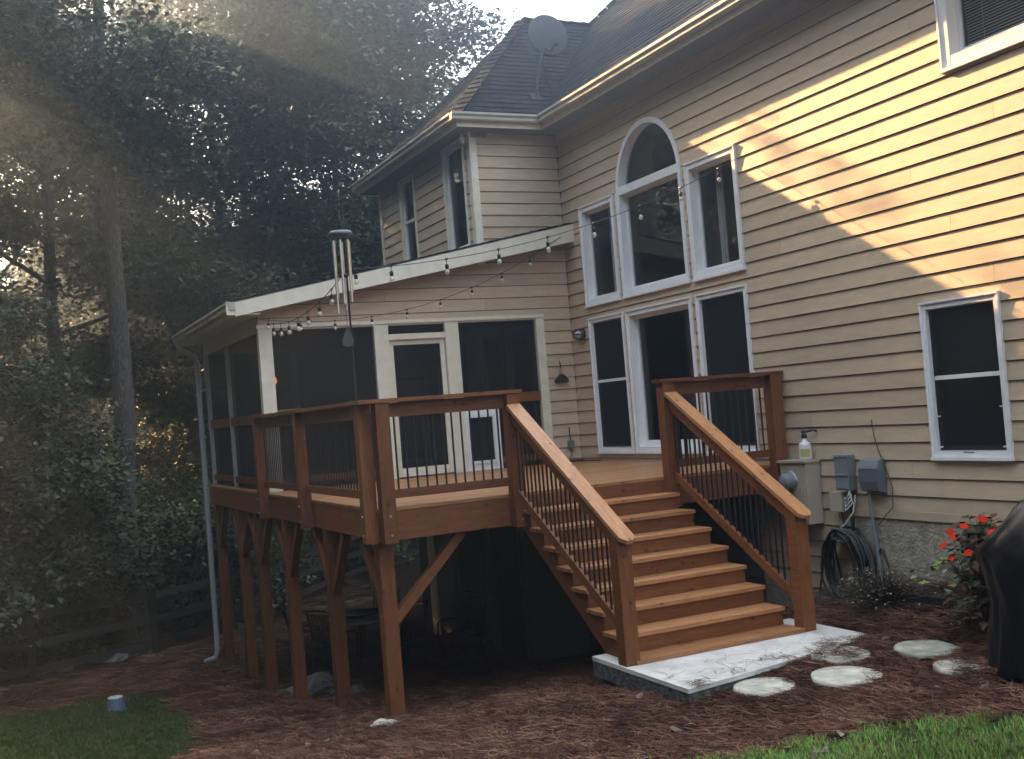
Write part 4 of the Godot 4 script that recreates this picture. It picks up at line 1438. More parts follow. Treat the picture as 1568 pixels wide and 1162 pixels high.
func build_hanging() -> void:
	# pole with hook at the deck corner, wind chime on it
	var p := thing("hook_pole", "slim black hook pole standing at the deck rail corner", "pole", Vector3(4.57, 1.04, 4.9))
	var st := begin()
	tube(st, [Vector3(0, 0, 0), Vector3(0, 1.75, 0), Vector3(-0.0, 1.93, 0.0), Vector3(0.03, 2.02, 0.02), Vector3(0.07, 2.04, 0.04), Vector3(0.1, 2.0, 0.055), Vector3(0.1, 1.95, 0.055)], 0.011, 8)
	part("pole", st, M.iron, p)
	st = begin()
	box(st, Vector3(-0.05, 0.0, -0.05), Vector3(0.05, 0.012, 0.05))
	part("foot", st, M.iron, p)
	var c := thing("wind_chime", "large wind chime with dark disc and five pale metal tubes", "wind chime", Vector3(4.64, 2.66, 4.955))
	st = begin()
	lathe(st, [Vector2(0, -0.03), Vector2(0.1, -0.03), Vector2(0.118, -0.015), Vector2(0.118, 0.005), Vector2(0.1, 0.022), Vector2(0, 0.03)], Vector3.ZERO, 28)
	part("disc", st, M.grey2, c)
	st = begin()
	for k in 3:
		var a := k * TAU / 3
		tube(st, [Vector3(cos(a) * 0.09, 0.02, sin(a) * 0.09), Vector3(0, 0.2, 0)], 0.002, 4)
	tube(st, [Vector3(0, 0.2, 0), Vector3(0, 0.33, 0)], 0.003, 4)
	tube(st, [Vector3(0, -0.03, 0), Vector3(0, -0.92, 0)], 0.003, 4)
	part("cord", st, M.rubber, c)
	for k in 6:
		st = begin()
		var a := k * TAU / 6 + 0.4
		var x := Vector3(cos(a) * 0.08, 0, sin(a) * 0.08)
		var L: float = [0.62, 0.7, 0.56, 0.66, 0.5, 0.6][k]
		tube(st, [x + Vector3(0, -0.07, 0), x + Vector3(0, -0.07 - L, 0)], 0.0125, 10)
		part("tube", st, M.chime, c)
	st = begin()
	lathe(st, [Vector2(0, -0.42), Vector2(0.04, -0.42), Vector2(0.04, -0.39), Vector2(0, -0.39)], Vector3.ZERO, 14)
	part("striker", st, M.iron, c)
	st = begin()
	extrude(st, pv([0, 0.09, 0.03, 0.04, 0.055, -0.03, 0.05, -0.075, 0.0, -0.095, -0.05, -0.075, -0.055, -0.03, -0.03, 0.04]), Transform3D(Basis(Vector3.UP, 1.1), Vector3(0, -1.0, 0)), 0.01)
	part("sail", st, mat(0.07, 0.075, 0.075, 0.5), c)
	# lights
	var a := Vector3(4.42, 3.55, 0.06)
	var b := Vector3(4.585, 2.32, 4.9)
	var e := Vector3(0.31, 2.235, 4.68)
	var s1 := thing("string_light", "string light from the upper window over the deck to the hook pole and porch corner", "string light", a)
	var w: Array = sag(a, b, 0.26, 14)
	var v: Array = sag(b, e, 0.16, 12)
	v.remove_at(0)
	var all := []
	for q in w + v:
		all.append(q - a)
	hang_string(s1, all, [0.03, 0.095, 0.16, 0.23, 0.295, 0.36, 0.425, 0.49, 0.53, 0.615, 0.68, 0.745, 0.805, 0.865, 0.92, 0.975])
	var f := Vector3(0.33, 3.36, 0.25)
	var s2 := thing("string_light", "string light along the porch gable under the rake board", "string light", f)
	w = sag(f, Vector3(0.33, 2.29, 4.8), 0.42, 16)
	all = []
	for q in w:
		all.append(q - f)
	hang_string(s2, all, [0.05, 0.13, 0.24, 0.35, 0.46, 0.57, 0.68, 0.79, 0.89, 0.98], 0.075)

func build_grill() -> void:
	var g := thing("covered_grill", "barbecue grill under a black vinyl cover beside the stepping stones", "grill", Vector3(9.98, gh(10.0, 1.75) - 0.04, 1.72), 0.0)
	var st := begin()
	var lev := [[0.0, 0.585, 0.335], [0.015, 0.6, 0.345], [0.05, 0.595, 0.342], [0.25, 0.6, 0.343], [0.5, 0.625, 0.348], [0.7, 0.665, 0.36], [0.79, 0.7, 0.37], [0.83, 0.708, 0.372], [0.86, 0.7, 0.368], [0.95, 0.6, 0.345], [1.06, 0.49, 0.31], [1.15, 0.42, 0.25], [1.2, 0.39, 0.19], [1.225, 0.36, 0.1], [1.23, 0.0, 0.0]]
	var n := 96
	var nz := noise(1.5, 5, 3)
	var pt := func(i: int, k: int) -> Vector3:
		var l: Array = lev[i]
		var a := TAU * (k % n) / n
		var c := cos(a)
		var s := sin(a)
		var e := 0.36
		var x: float = signf(c) * pow(absf(c), e) * l[1]
		var z: float = signf(s) * pow(absf(s), e) * l[2]
		var hang: float = clampf(1.0 - l[0] / 0.85, 0.0, 1.0)
		var fold: float = (absf(sin(a * 7.0 + l[0] * 1.5)) * 0.045 + absf(sin(a * 13.0 + 1.0)) * 0.02) * (0.15 + hang) if l[0] < 1.22 else 0.0
		fold += (nz.get_noise_3d(x * 2.0, l[0] * 2.5, z * 2.0) * 0.03 + absf(nz.get_noise_3d(x * 4.0, l[0] * 3.0, z * 4.0 + 9.0)) * 0.05) if l[0] < 1.22 else 0.0
		var d := Vector3(c, 0, s)
		return Vector3(x, l[0] * 0.95, z) + d * fold + Vector3(0, (sin(a * 6.0) * 0.02 if i < 2 else 0.0), 0)
	st.set_smooth_group(0)
	for i in lev.size() - 1:
		for k in n:
			var a: Vector3 = pt.call(i, k)
			var b: Vector3 = pt.call(i, k + 1)
			var c: Vector3 = pt.call(i + 1, k + 1)
			var d: Vector3 = pt.call(i + 1, k)
			for v in [a, b, c, a, c, d]:
				st.set_uv(Vector2(v.x + v.z, v.y))
				st.add_vertex(v)
	st.index()
	st.generate_normals()
	part("cover", st, M.vinyl, g)
	st = begin()
	for x in [-0.45, 0.45]:
		T = Transform3D(Basis(Vector3.RIGHT, PI / 2), Vector3(x, 0.06, 0.2))
		lathe(st, [Vector2(0, 0), Vector2(0.06, 0), Vector2(0.07, 0.01), Vector2(0.07, 0.04), Vector2(0, 0.05)], Vector3.ZERO, 16)
		T = Transform3D()
	part("wheel", st, M.rubber, g)

func chair() -> Node3D:
	var c := thing("patio_chair", "black iron patio chair with slatted back, left of the round table", "chair", Vector3.ZERO, 0.0, "iron chairs under the deck")
	var st: SurfaceTool
	for x in [-0.23, 0.23]:
		st = begin()
		tube(st, [Vector3(x, 0, 0.24), Vector3(x * 1.02, 0.2, 0.2), Vector3(x, 0.43, 0.23), Vector3(x * 1.1, 0.62, 0.2), Vector3(x * 1.12, 0.66, 0.1), Vector3(x * 1.1, 0.64, -0.2)], 0.014)
		part("front_leg", st, M.iron, c)
		st = begin()
		tube(st, [Vector3(x, 0, -0.3), Vector3(x, 0.42, -0.22), Vector3(x, 0.7, -0.26), Vector3(x, 1.0, -0.34)], 0.014)
		part("back_leg", st, M.iron, c)
	st = begin()
	for k in 9:
		box(st, Vector3(-0.22 + k * 0.05, 0.42, -0.22), Vector3(-0.19 + k * 0.05, 0.432, 0.23))
	box(st, Vector3(-0.24, 0.405, 0.21), Vector3(0.24, 0.419, 0.24))
	box(st, Vector3(-0.24, 0.405, -0.24), Vector3(0.24, 0.419, -0.21))
	part("seat", st, M.iron, c)
	st = begin()
	for k in 8:
		var x := -0.19 + k * 0.054
		beam(st, Vector3(x, 0.47, -0.232), Vector3(x, 0.97, -0.333), 0.022, 0.006, Vector3(0, 0.2, 1))
	tube(st, [Vector3(-0.23, 1.0, -0.34), Vector3(0, 1.03, -0.345), Vector3(0.23, 1.0, -0.34)], 0.014)
	tube(st, [Vector3(-0.23, 0.47, -0.23), Vector3(0.23, 0.47, -0.23)], 0.012)
	part("backrest", st, M.iron, c)
	return c

func build_patio() -> void:
	var tx := -2.35
	var tz := 2.95
	var t := thing("patio_table", "round pale-rimmed patio table under the deck", "table", Vector3(tx, gh(tx, tz), tz))
	var st := begin()
	lathe(st, [Vector2(0, 0.7), Vector2(0.5, 0.7), Vector2(0.52, 0.715), Vector2(0.52, 0.73), Vector2(0.5, 0.74), Vector2(0, 0.742)], Vector3.ZERO, 36)
	part("table_top", st, mat(0.65, 0.65, 0.62, 0.35), t)
	for k in 4:
		st = begin()
		var a := k * TAU / 4 + 0.4
		var d := Vector3(cos(a), 0, sin(a))
		tube(st, [d * 0.42, d * 0.4 + Vector3(0, 0.2, 0), d * 0.2 + Vector3(0, 0.42, 0), d * 0.42 + Vector3(0, 0.7, 0)], 0.016)
		part("leg", st, M.iron, t)
	var b := thing("dark_tray", "dark shallow bowl on the round patio table", "bowl", Vector3(tx - 0.02, gh(tx, tz) + 0.743, tz))
	st = begin()
	lathe(st, [Vector2(0, 0), Vector2(0.2, 0), Vector2(0.34, 0.05), Vector2(0.35, 0.07), Vector2(0.33, 0.07), Vector2(0.18, 0.02), Vector2(0, 0.02)], Vector3.ZERO, 28)
	part("body", st, M.rubber, b)
	var c := chair()
	var spots := [[-3.15, 2.35, 0.9, ""], [-2.3, 3.85, 3.0, "black iron patio chair at the near side of the round table, half behind a post"], [-1.35, 2.6, -1.2, "black iron patio chair at the right of the round table"], [-1.2, 1.75, 0.5, "black iron patio chair turned away by the basement wall"], [-0.35, 1.9, -0.7, "black iron patio chair farthest right in the dark under the deck"], [-1.6, 3.6, -2.6, "black iron patio chair in front of the round table, facing it"]]
	for k in spots.size():
		var s: Array = spots[k]
		var at := Vector3(s[0], gh(s[0], s[1]), s[1])
		if k == 0:
			c.position = at
			c.rotation.y = s[2]
		else:
			copy_of(c, at, s[2], s[3])

func build_fence() -> void:
	# three-rail fence with wire mesh on it; each span between two posts is a thing of its own parts
	var f := thing("rail_fence", "weathered three-rail fence with wire mesh along the woods", "fence")
	var line := [Vector2(-3.2, 11.6), Vector2(-4.2, 9.9), Vector2(-5.35, 7.7), Vector2(-6.73, 5.58), Vector2(-8.2, 3.9), Vector2(-10.0, 2.4), Vector2(-11.7, 0.9), Vector2(-13.2, -0.9), Vector2(-14.6, -2.9)]
	for i in line.size():
		var y := gh(line[i].x, line[i].y)
		var st := begin()
		box(st, Vector3(line[i].x - 0.065, y - 0.2, line[i].y - 0.065), Vector3(line[i].x + 0.065, y + 1.22, line[i].y + 0.065), 1)
		part("post", st, M.fence, f)
		if i == 0:
			continue
		var a := Vector3(line[i - 1].x, gh(line[i - 1].x, line[i - 1].y), line[i - 1].y)
		var b := Vector3(line[i].x, y, line[i].y)
		var d := (b - a).normalized() * 0.07
		for hh in [0.22, 0.66, 1.1]:
			st = begin()
			beam(st, a + d + Vector3(0, hh + rf(-0.02, 0.02), 0), b - d + Vector3(0, hh + rf(-0.02, 0.02), 0), 0.045, 0.135)
			part("rail", st, clone(M.fence, rf(0.75, 1.35)), f)
		st = begin()
		var o := Vector3(d.z, 0, -d.x).normalized() * 0.03
		for k in 9:
			var h2 := 0.08 + k * 0.13
			tube(st, [a + d + o + Vector3(0, h2, 0), b - d + o + Vector3(0, h2, 0)], 0.0022, 3)
		for k in 20:
			var q := a.lerp(b, (k + 0.5) / 20.0) + o
			tube(st, [q + Vector3(0, 0.08, 0), q + Vector3(0, 1.12, 0)], 0.0022, 3)
		part("wire_mesh", st, M.iron, f).set_meta("kind", "stuff")

# ---------------------------------------------------------------- ground and plants
func build_ground() -> void:
	var xs := []
	var zs := []
	for i in range(-10, 0):
		xs.append(-60.0 + i * 24.0)
		zs.append(-36.0 + i * 24.0)
	var v := -60.0
	while v < -15.9:
		xs.append(v); v += 2.0
	v = -15.5
	while v < 14.0:
		xs.append(v); v += 0.4
	v = 14.5
	while v < 40:
		xs.append(v); v += 3.0
	for i in range(1, 11):
		xs.append(42.0 + i * 24.0)
	v = -36.0
	while v < -4.1:
		zs.append(v); v += 2.0
	v = -4.0
	while v < 12.0:
		zs.append(v); v += 0.4
	v = 12.5
	while v < 40:
		zs.append(v); v += 3.0
	for i in range(1, 11):
		zs.append(42.0 + i * 24.0)
	var st := begin()
	var hh := []
	var n := noise(0.5, 7, 3)
	for x in xs:
		var row := []
		for z in zs:
			row.append(Vector3(x, gh(x, z) + n.get_noise_2d(x, z) * 0.012, z))
		hh.append(row)
	for i in xs.size() - 1:
		for k in zs.size() - 1:
			var c := [hh[i][k], hh[i][k + 1], hh[i + 1][k + 1], hh[i + 1][k]]
			for m in [0, 2, 1, 0, 3, 2]:
				st.set_uv(Vector2(c[m].x, c[m].z))
				st.add_vertex(c[m])
	st.index()
	st.generate_normals()
	structure("ground", st, M.soil)

const LAWN_R := [8.2, 6.6, 8.75, 4.9, 9.2, 3.95, 9.27, 3.5, 9.3, 3.14, 9.7, 2.86, 10.25, 2.7, 12.0, 2.2, 12.6, 5.0, 10, 6.6]
const LAWN_L := [-2.1, 9.5, -2.05, 8.2, -2.1, 7.7, -2.45, 6.95, -2.3, 6.3, -1.4, 6.05, -0.5, 6.15, 0.8, 6.0, 1.8, 6.15, 2.9, 6.3, 4.2, 6.65, 5.0, 7.3, 5.0, 10.0]

func lawn(poly: PackedVector2Array, count: int, called: String, blade: float, light_tone: float, grass_name: String, label: String) -> void:
	var st := begin()
	var lo := poly[0]
	var hi := poly[0]
	for p in poly:
		lo = lo.min(p)
		hi = hi.max(p)
	var x := lo.x
	while x < hi.x:
		var z := lo.y
		while z < hi.y:
			for c in Geometry2D.intersect_polygons(rectp(x, z, x + 0.4, z + 0.4), poly):
				var ix := Geometry2D.triangulate_polygon(c)
				for i in range(0, ix.size(), 3):
					var t := [c[ix[i]], c[ix[i + 1]], c[ix[i + 2]]]
					if (t[1] - t[0]).cross(t[2] - t[0]) < 0.0:
						t.reverse()
					for m in 3:
						st.set_normal(Vector3.UP)
						st.set_uv(t[m])
						st.add_vertex(Vector3(t[m].x, gh(t[m].x, t[m].y) + 0.016, t[m].y))
			z += 0.4
		x += 0.4
	structure(called, st, M.turf)
	# tufts
	st = begin()
	for i in 12:
		var a := rf(0, TAU)
		var o := Vector3(rf(-0.04, 0.04), 0, rf(-0.04, 0.04))
		var h := blade * rf(0.5, 1.1)
		var lean := Vector3(cos(a), 0, sin(a)) * h * rf(0.1, 0.8)
		var w := Vector3(-sin(a), 0, cos(a)) * 0.0022
		quad(st, o - w, o + w, o + w * 0.8 + lean * 0.4 + Vector3(0, h * 0.6, 0), o - w * 0.8 + lean * 0.4 + Vector3(0, h * 0.6, 0))
		tri(st, o - w * 0.8 + lean * 0.4 + Vector3(0, h * 0.6, 0), o + w * 0.8 + lean * 0.4 + Vector3(0, h * 0.6, 0), o + lean + Vector3(0, h, 0))
	var tuft := st.commit()
	var pl := []
	var co := []
	var patch := noise(0.6, 17, 3)
	while pl.size() < count:
		var q := Vector2(rf(lo.x - 0.1, hi.x), rf(lo.y - 0.1, hi.y))
		if patch.get_noise_2d(q.x * 2.0 + 40.0, q.y * 2.0) > 0.22 and rng.randf() < 0.75:      # thin, bare spots
			count -= 1
			continue
		if not Geometry2D.is_point_in_polygon(q + Vector2(patch.get_noise_2d(q.x * 4, q.y * 4), patch.get_noise_2d(q.y * 4, q.x * 4)) * 0.3, poly):
			continue
		var s := rf(0.7, 1.25)
		pl.append(Transform3D(Basis(Vector3.UP, rf(0, TAU)).scaled(Vector3(s, s, s)), Vector3(q.x, gh(q.x, q.y) + 0.012, q.y)))
		var k := (rf(0.75, 1.2) + patch.get_noise_2d(q.x, q.y) * 0.5) * light_tone  # the light on each lawn is put into its blade colour
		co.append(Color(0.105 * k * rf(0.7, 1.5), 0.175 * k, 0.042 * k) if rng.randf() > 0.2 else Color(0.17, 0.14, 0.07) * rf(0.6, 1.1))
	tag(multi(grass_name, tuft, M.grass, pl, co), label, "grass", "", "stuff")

func straw_tuft() -> Mesh:
	var st := begin()
	for i in 15:
		var a := rf(0, TAU)
		var d := Vector3(cos(a), 0, sin(a))
		var s := Vector3(-sin(a), 0, cos(a))
		var L := rf(0.09, 0.2)
		var o := Vector3(rf(-0.07, 0.07), rf(0.004, 0.022), rf(-0.07, 0.07)) - d * L * 0.5
		var bend := s * rf(-0.03, 0.03)
		var lift := Vector3(0, rf(-0.006, 0.03), 0)
		var w := Vector3(-sin(a), 0.0, cos(a)) * 0.0016 + Vector3(0, 0.0008, 0)
		var m := o + d * L * 0.5 + bend + Vector3(0, 0.01, 0)
		var e := o + d * L + lift
		quad(st, o - w, o + w, m + w, m - w)
		quad(st, m - w, m + w, e + w * 0.6, e - w * 0.6)
	return st.commit()

func build_straw() -> void:
	var tufts := [straw_tuft(), straw_tuft(), straw_tuft()]
	var pl := [[], [], []]
	var co := [[], [], []]
	var eye := Vector2(15.02, 8.14)
	var pn := noise(0.7, 27, 4)
	var pad := pv([6.2, 1.2, 6.2, 3.55, 7.83, 3.52, 7.4, 1.25])
	var lr := PackedVector2Array(pv(LAWN_R))
	var ll := PackedVector2Array(pv(LAWN_L))
	var tries := 0
	var n := 0
	while n < 44000 and tries < 400000:
		tries += 1
		# denser near the eye
		var q := Vector2(rf(-14.0, 11.8), rf(0.02, 9.5))
		var dist := q.distance_to(eye)
		if rng.randf() > clampf(pow(8.0 / dist, 2.2), 0.05, 1.0):
			continue
		if q.x < 4.8 and q.y < 1.0 and q.x > -4.3:
			continue
		if Geometry2D.is_point_in_polygon(q, lr) or Geometry2D.is_point_in_polygon(q, ll):
			continue
		var y := gh(q.x, q.y)
		if Geometry2D.is_point_in_polygon(q, pad):
			if q.x < 7.28 + (q.y - 1.25) * 0.19 + pn.get_noise_2d(q.x * 5.0, q.y * 5.0) * 0.2 or rng.randf() > 0.08:
				continue
			y = -1.365
		var skip := false
		for s in [[7.92, 2.87, 0.22], [8.22, 2.33, 0.25], [8.12, 1.36, 0.26]]:
			if q.distance_to(Vector2(s[0], s[1])) < s[2] + 0.03:
				skip = true
		if q.distance_to(Vector2(7.74, 1.96)) < 0.25:
			skip = rng.randf() < 0.8
			y += 0.04
		if q.distance_to(Vector2(8.8, 1.62)) < 0.28:
			skip = rng.randf() < 0.8
			y += 0.04
		if skip:
			continue
		var s := rf(0.8, 1.25) * (1.0 if dist < 12 else 1.5)
		var b := Basis(Vector3.UP, rf(0, TAU)) * Basis(Vector3.RIGHT, rf(-0.12, 0.12))
		var k := 0.62 + 0.5 * rng.randf() + 0.45 * pn.get_noise_2d(q.x, q.y)
		var c := Color(0.115, 0.053, 0.035)
		if rng.randf() < 0.2:
			c = Color(0.25, 0.145, 0.09)
		elif rng.randf() < 0.25:
			c = Color(0.045, 0.022, 0.017)
		var w := rng.randi() % 3
		pl[w].append(Transform3D(b.scaled(Vector3(s, s, s)), Vector3(q.x, y, q.y)))
		co[w].append(c * k)
		n += 1
	var o := thing("pine_straw", "brown pine straw mulch covering the ground round the deck", "pine straw")
	o.set_meta("kind", "stuff")
	for w in 3:
		multi("straw", tufts[w], M.straw, pl[w], co[w], o)
	# needles that have blown onto the slab
	var st := begin()
	for i in 120:
		var a := rf(0, TAU)
		var t := rng.randf()
		var p := Vector3(rf(6.9, 7.75), -1.3625 + 0.002, rf(1.5, 3.45))
		p.x = lerpf(p.x, 7.3 + (p.z - 1.4) * 0.2, t * t)
		var d := Vector3(cos(a), 0, sin(a)) * rf(0.04, 0.09)
		var w := Vector3(-sin(a), 0, cos(a)) * 0.0018
		quad(st, p - d - w, p + w * 4.0 - w, p + w * 4.0 + w, p - d + w)
		quad(st, p + w * 4.0 - w, p + d - w, p + d + w, p + w * 4.0 + w)
	tag(part("loose_needles", st, mat(0.2, 0.13, 0.07)), "dry pine needles scattered on the pale concrete slab", "pine needles", "", "stuff")
	# fallen leaves
	st = begin()
	for s in [[0.0, 0.05], [0.35, 0.02]]:
		quad(st, Vector3(-0.03, 0, -0.045), Vector3(-0.03, 0.014, 0.045), Vector3(0, s[1] * 0.2, 0.06), Vector3(0, 0.0, -0.06))
		quad(st, Vector3(0, 0, -0.06), Vector3(0, s[1] * 0.2, 0.06), Vector3(0.035, 0.018, 0.03), Vector3(0.03, 0.01, -0.035))
	var leaf := st.commit()
	var lp := []
	var lc := []
	while lp.size() < 240:
		var q := Vector2(rf(-9.0, 11.0), rf(0.3, 9.0))
		if Geometry2D.is_point_in_polygon(q, pad) or Geometry2D.is_point_in_polygon(q, ll) or (q.x < 4.7 and q.x > -4.2 and q.y < 4.0):
			continue
		var s := rf(0.5, 1.0)
		lp.append(Transform3D(Basis.from_euler(Vector3(rf(-0.5, 0.5), rf(0, TAU), rf(-0.5, 0.5))).scaled(Vector3(s, s, s)), Vector3(q.x, gh(q.x, q.y) + 0.035, q.y)))
		var k := rf(0.3, 0.75)
		lc.append(Color(0.36, 0.27, 0.17) * k if rng.randf() > 0.3 else Color(0.14, 0.07, 0.04) * k)
	tag(multi("fallen_leaves", leaf, M.litter, lp, lc), "dry fallen leaves lying about on the straw", "leaves", "", "stuff")

# ---- trees
var sprays := []
func leaf_spray(count: int, radius: float, size: float) -> Mesh:
	var st := begin()
	for i in count:
		var p := Vector3(rng.randfn(0, 0.45), rng.randfn(0, 0.2), rng.randfn(0, 0.45)) * radius
		var b := Basis.from_euler(Vector3(rf(-0.35, 0.75), rf(0, TAU), rf(-0.45, 0.45)))
		var L := size * rf(0.7, 1.25)
		var W := L * rf(0.26, 0.36)
		T = Transform3D(b, p)
		var droop := -L * 0.12
		tri(st, Vector3(0, 0, 0), Vector3(-W, L * 0.05, L * 0.45), Vector3(0, 0, L * 0.5))
		tri(st, Vector3(0, 0, 0), Vector3(0, 0, L * 0.5), Vector3(W, L * 0.05, L * 0.45))
		tri(st, Vector3(-W, L * 0.05, L * 0.45), Vector3(0, droop, L), Vector3(0, 0, L * 0.5))
		tri(st, Vector3(W, L * 0.05, L * 0.45), Vector3(0, 0, L * 0.5), Vector3(0, droop, L))
	T = Transform3D()
	return st.commit()

func sun_gap(p: Vector3) -> bool:       # where the canopy lets the low sun through to the upper wall
	if p.z < 0.4:
		return false
	var q := Vector2(p.x + 4.25 * p.z, p.y - 2.15 * p.z)
	return q.x > 1.6 and q.x < 14.0 and q.y > 4.046 - 0.59 * (q.x - 3.456) - lerpf(1.7, 0.25, clampf((q.x - 4.5) / 2.0, 0.0, 1.0)) and q.y < 5.6

const SHAFTS := [[-15.5, 1.2, 4.1, 2.3], [-13.5, -2.8, 2.6, 0.7], [-12, 4.5, 8.5, 0.5], [-13, 8.5, 3.5, 0.5], [-24, -2.4, 1.3, 0.8]]

func in_shaft(p: Vector3) -> bool:      # gaps that let single shafts of sun into the woods
	var to := SUN.normalized()
	for s in SHAFTS:
		var d := p - Vector3(s[0], s[1], s[2])
		var along := d.dot(to)
		if along > 1.0 and (d - to * along).length() < s[3]:
			return true
	return false

func crown_ok(p: Vector3) -> bool:
	if p.y < gh(p.x, p.z) + 0.1:
		return false
	if p.x > -5.6 and p.x < 17 and p.z < 6.2 and p.y < 11.0:      # keep off the house
		return false
	if p.distance_to(Vector3(15, 0.8, 8.1)) < 5.0 or in_shaft(p):
		return false
	if not sun_gap(p):
		return true
	# one thin bough hangs across the gap and dapples the wall
	var q := Vector2(p.x + 4.25 * p.z, p.y - 2.15 * p.z)
	var off := absf((q - Vector2(4.70, 3.93)).cross(Vector2(2.486, -1.607).normalized()))
	return rng.randf() < (0.22 if off < 0.2 else 0.012)

func tree(called: String, label: String, x: float, z: float, H: float, tr: float, cr: float, lo: float, sd: int, sprays_n: int, tone: Color, grp := "", lean := Vector2.ZERO, cat := "tree") -> void:
	rng.seed = sd
	var y0 := gh(x, z) - 0.1
	var t := thing(called, label, cat, Vector3(x, y0, z), 0.0, grp)
	var st := begin()
	var pts := []
	var rad := []
	var w := Vector3.ZERO
	for i in 9:
		var f := i / 8.0
		if i:
			w += Vector3(rf(-1, 1), 0, rf(-1, 1)) * H * 0.008
		pts.append(Vector3(lean.x * f * f, H * 0.93 * f, lean.y * f * f) + w)
		rad.append(tr * (1.0 - 0.86 * f) * (1.25 if i == 0 else 1.0))
	tube(st, pts, rad, 10)
	var tips := []
	var limbs := 13
	for i in limbs:
		var f := lerpf(lo, 0.96, float(i) / limbs) + rf(-0.02, 0.02)
		f = clampf(f, 0.05, 0.98)
		var seg := f * 8.0
		var k := mini(int(seg), 7)
		var o: Vector3 = (pts[k] as Vector3).lerp(pts[k + 1], seg - k)
		var a := i * 2.4 + rf(-0.4, 0.4)
		var reach := cr * rf(0.75, 1.1) * (1.0 - 0.55 * pow(absf((f - lo) / maxf(1.0 - lo, 0.1) - 0.35), 1.5))
		var d := Vector3(cos(a), rf(0.15, 0.75), sin(a)).normalized()
		var p1 := o + d * reach * 0.5 + Vector3(0, reach * 0.05, 0)
		var p2 := o + d * reach + Vector3(rf(-0.3, 0.3), reach * rf(-0.02, 0.16), rf(-0.3, 0.3))
		var r0: float = tr * (1.0 - 0.86 * f) * 0.5
		if sun_gap(t.position + p1) or sun_gap(t.position + p2):
			continue
		tube(st, [o, p1, p2], [r0, r0 * 0.6, r0 * 0.15], 6)
		for m in 4:
			var b0 := o.lerp(p2, rf(0.35, 0.85))
			var b1 := b0 + Vector3(rf(-1, 1), rf(-0.35, 0.6), rf(-1, 1)).normalized() * reach * rf(0.3, 0.55)
			tube(st, [b0, b1], [r0 * 0.4, r0 * 0.08], 4)
			tips.append([b0, b1])
		tips.append([p1, p2])
	part("trunk", st, M.bark, t)
	var pl := [[], []]
	var co := [[], []]
	var tones := []
	for i in tips.size():          # each bough has its own tone and fullness
		var c := rf(0.6, 1.35)
		tones.append([Color(tone.r * c * rf(0.85, 1.25), tone.g * c, tone.b * c), rf(0.15, 1.0)])
	var small := 0.72 if called in ["sapling", "undergrowth_shrub"] else 1.0
	var left := int(sprays_n * (1.12 if small == 1.0 else 1.75))
	while left > 0:
		var which_tip := rng.randi() % tips.size()
		if rng.randf() > tones[which_tip][1]:
			continue
		left -= 1
		var tp: Array = tips[which_tip]
		var wide := 0.065 * cr + 0.25
		var p: Vector3 = (tp[0] as Vector3).lerp(tp[1], rf(0.15, 1.15)) + Vector3(rng.randfn() * wide, rng.randfn() * wide * 0.6, rng.randfn() * wide)
		if not crown_ok(p + t.position):
			continue
		var s := rf(0.75, 1.3) * small
		var which := left % 2
		pl[which].append(Transform3D(Basis.from_euler(Vector3(rf(-0.3, 0.3), rf(0, TAU), rf(-0.3, 0.3))).scaled(Vector3(s, s, s)), p))
		co[which].append((tones[which_tip][0] as Color) * rf(0.85, 1.15))
	for which in 2:
		multi("crown", sprays[which], M.leaf, pl[which], co[which], t)

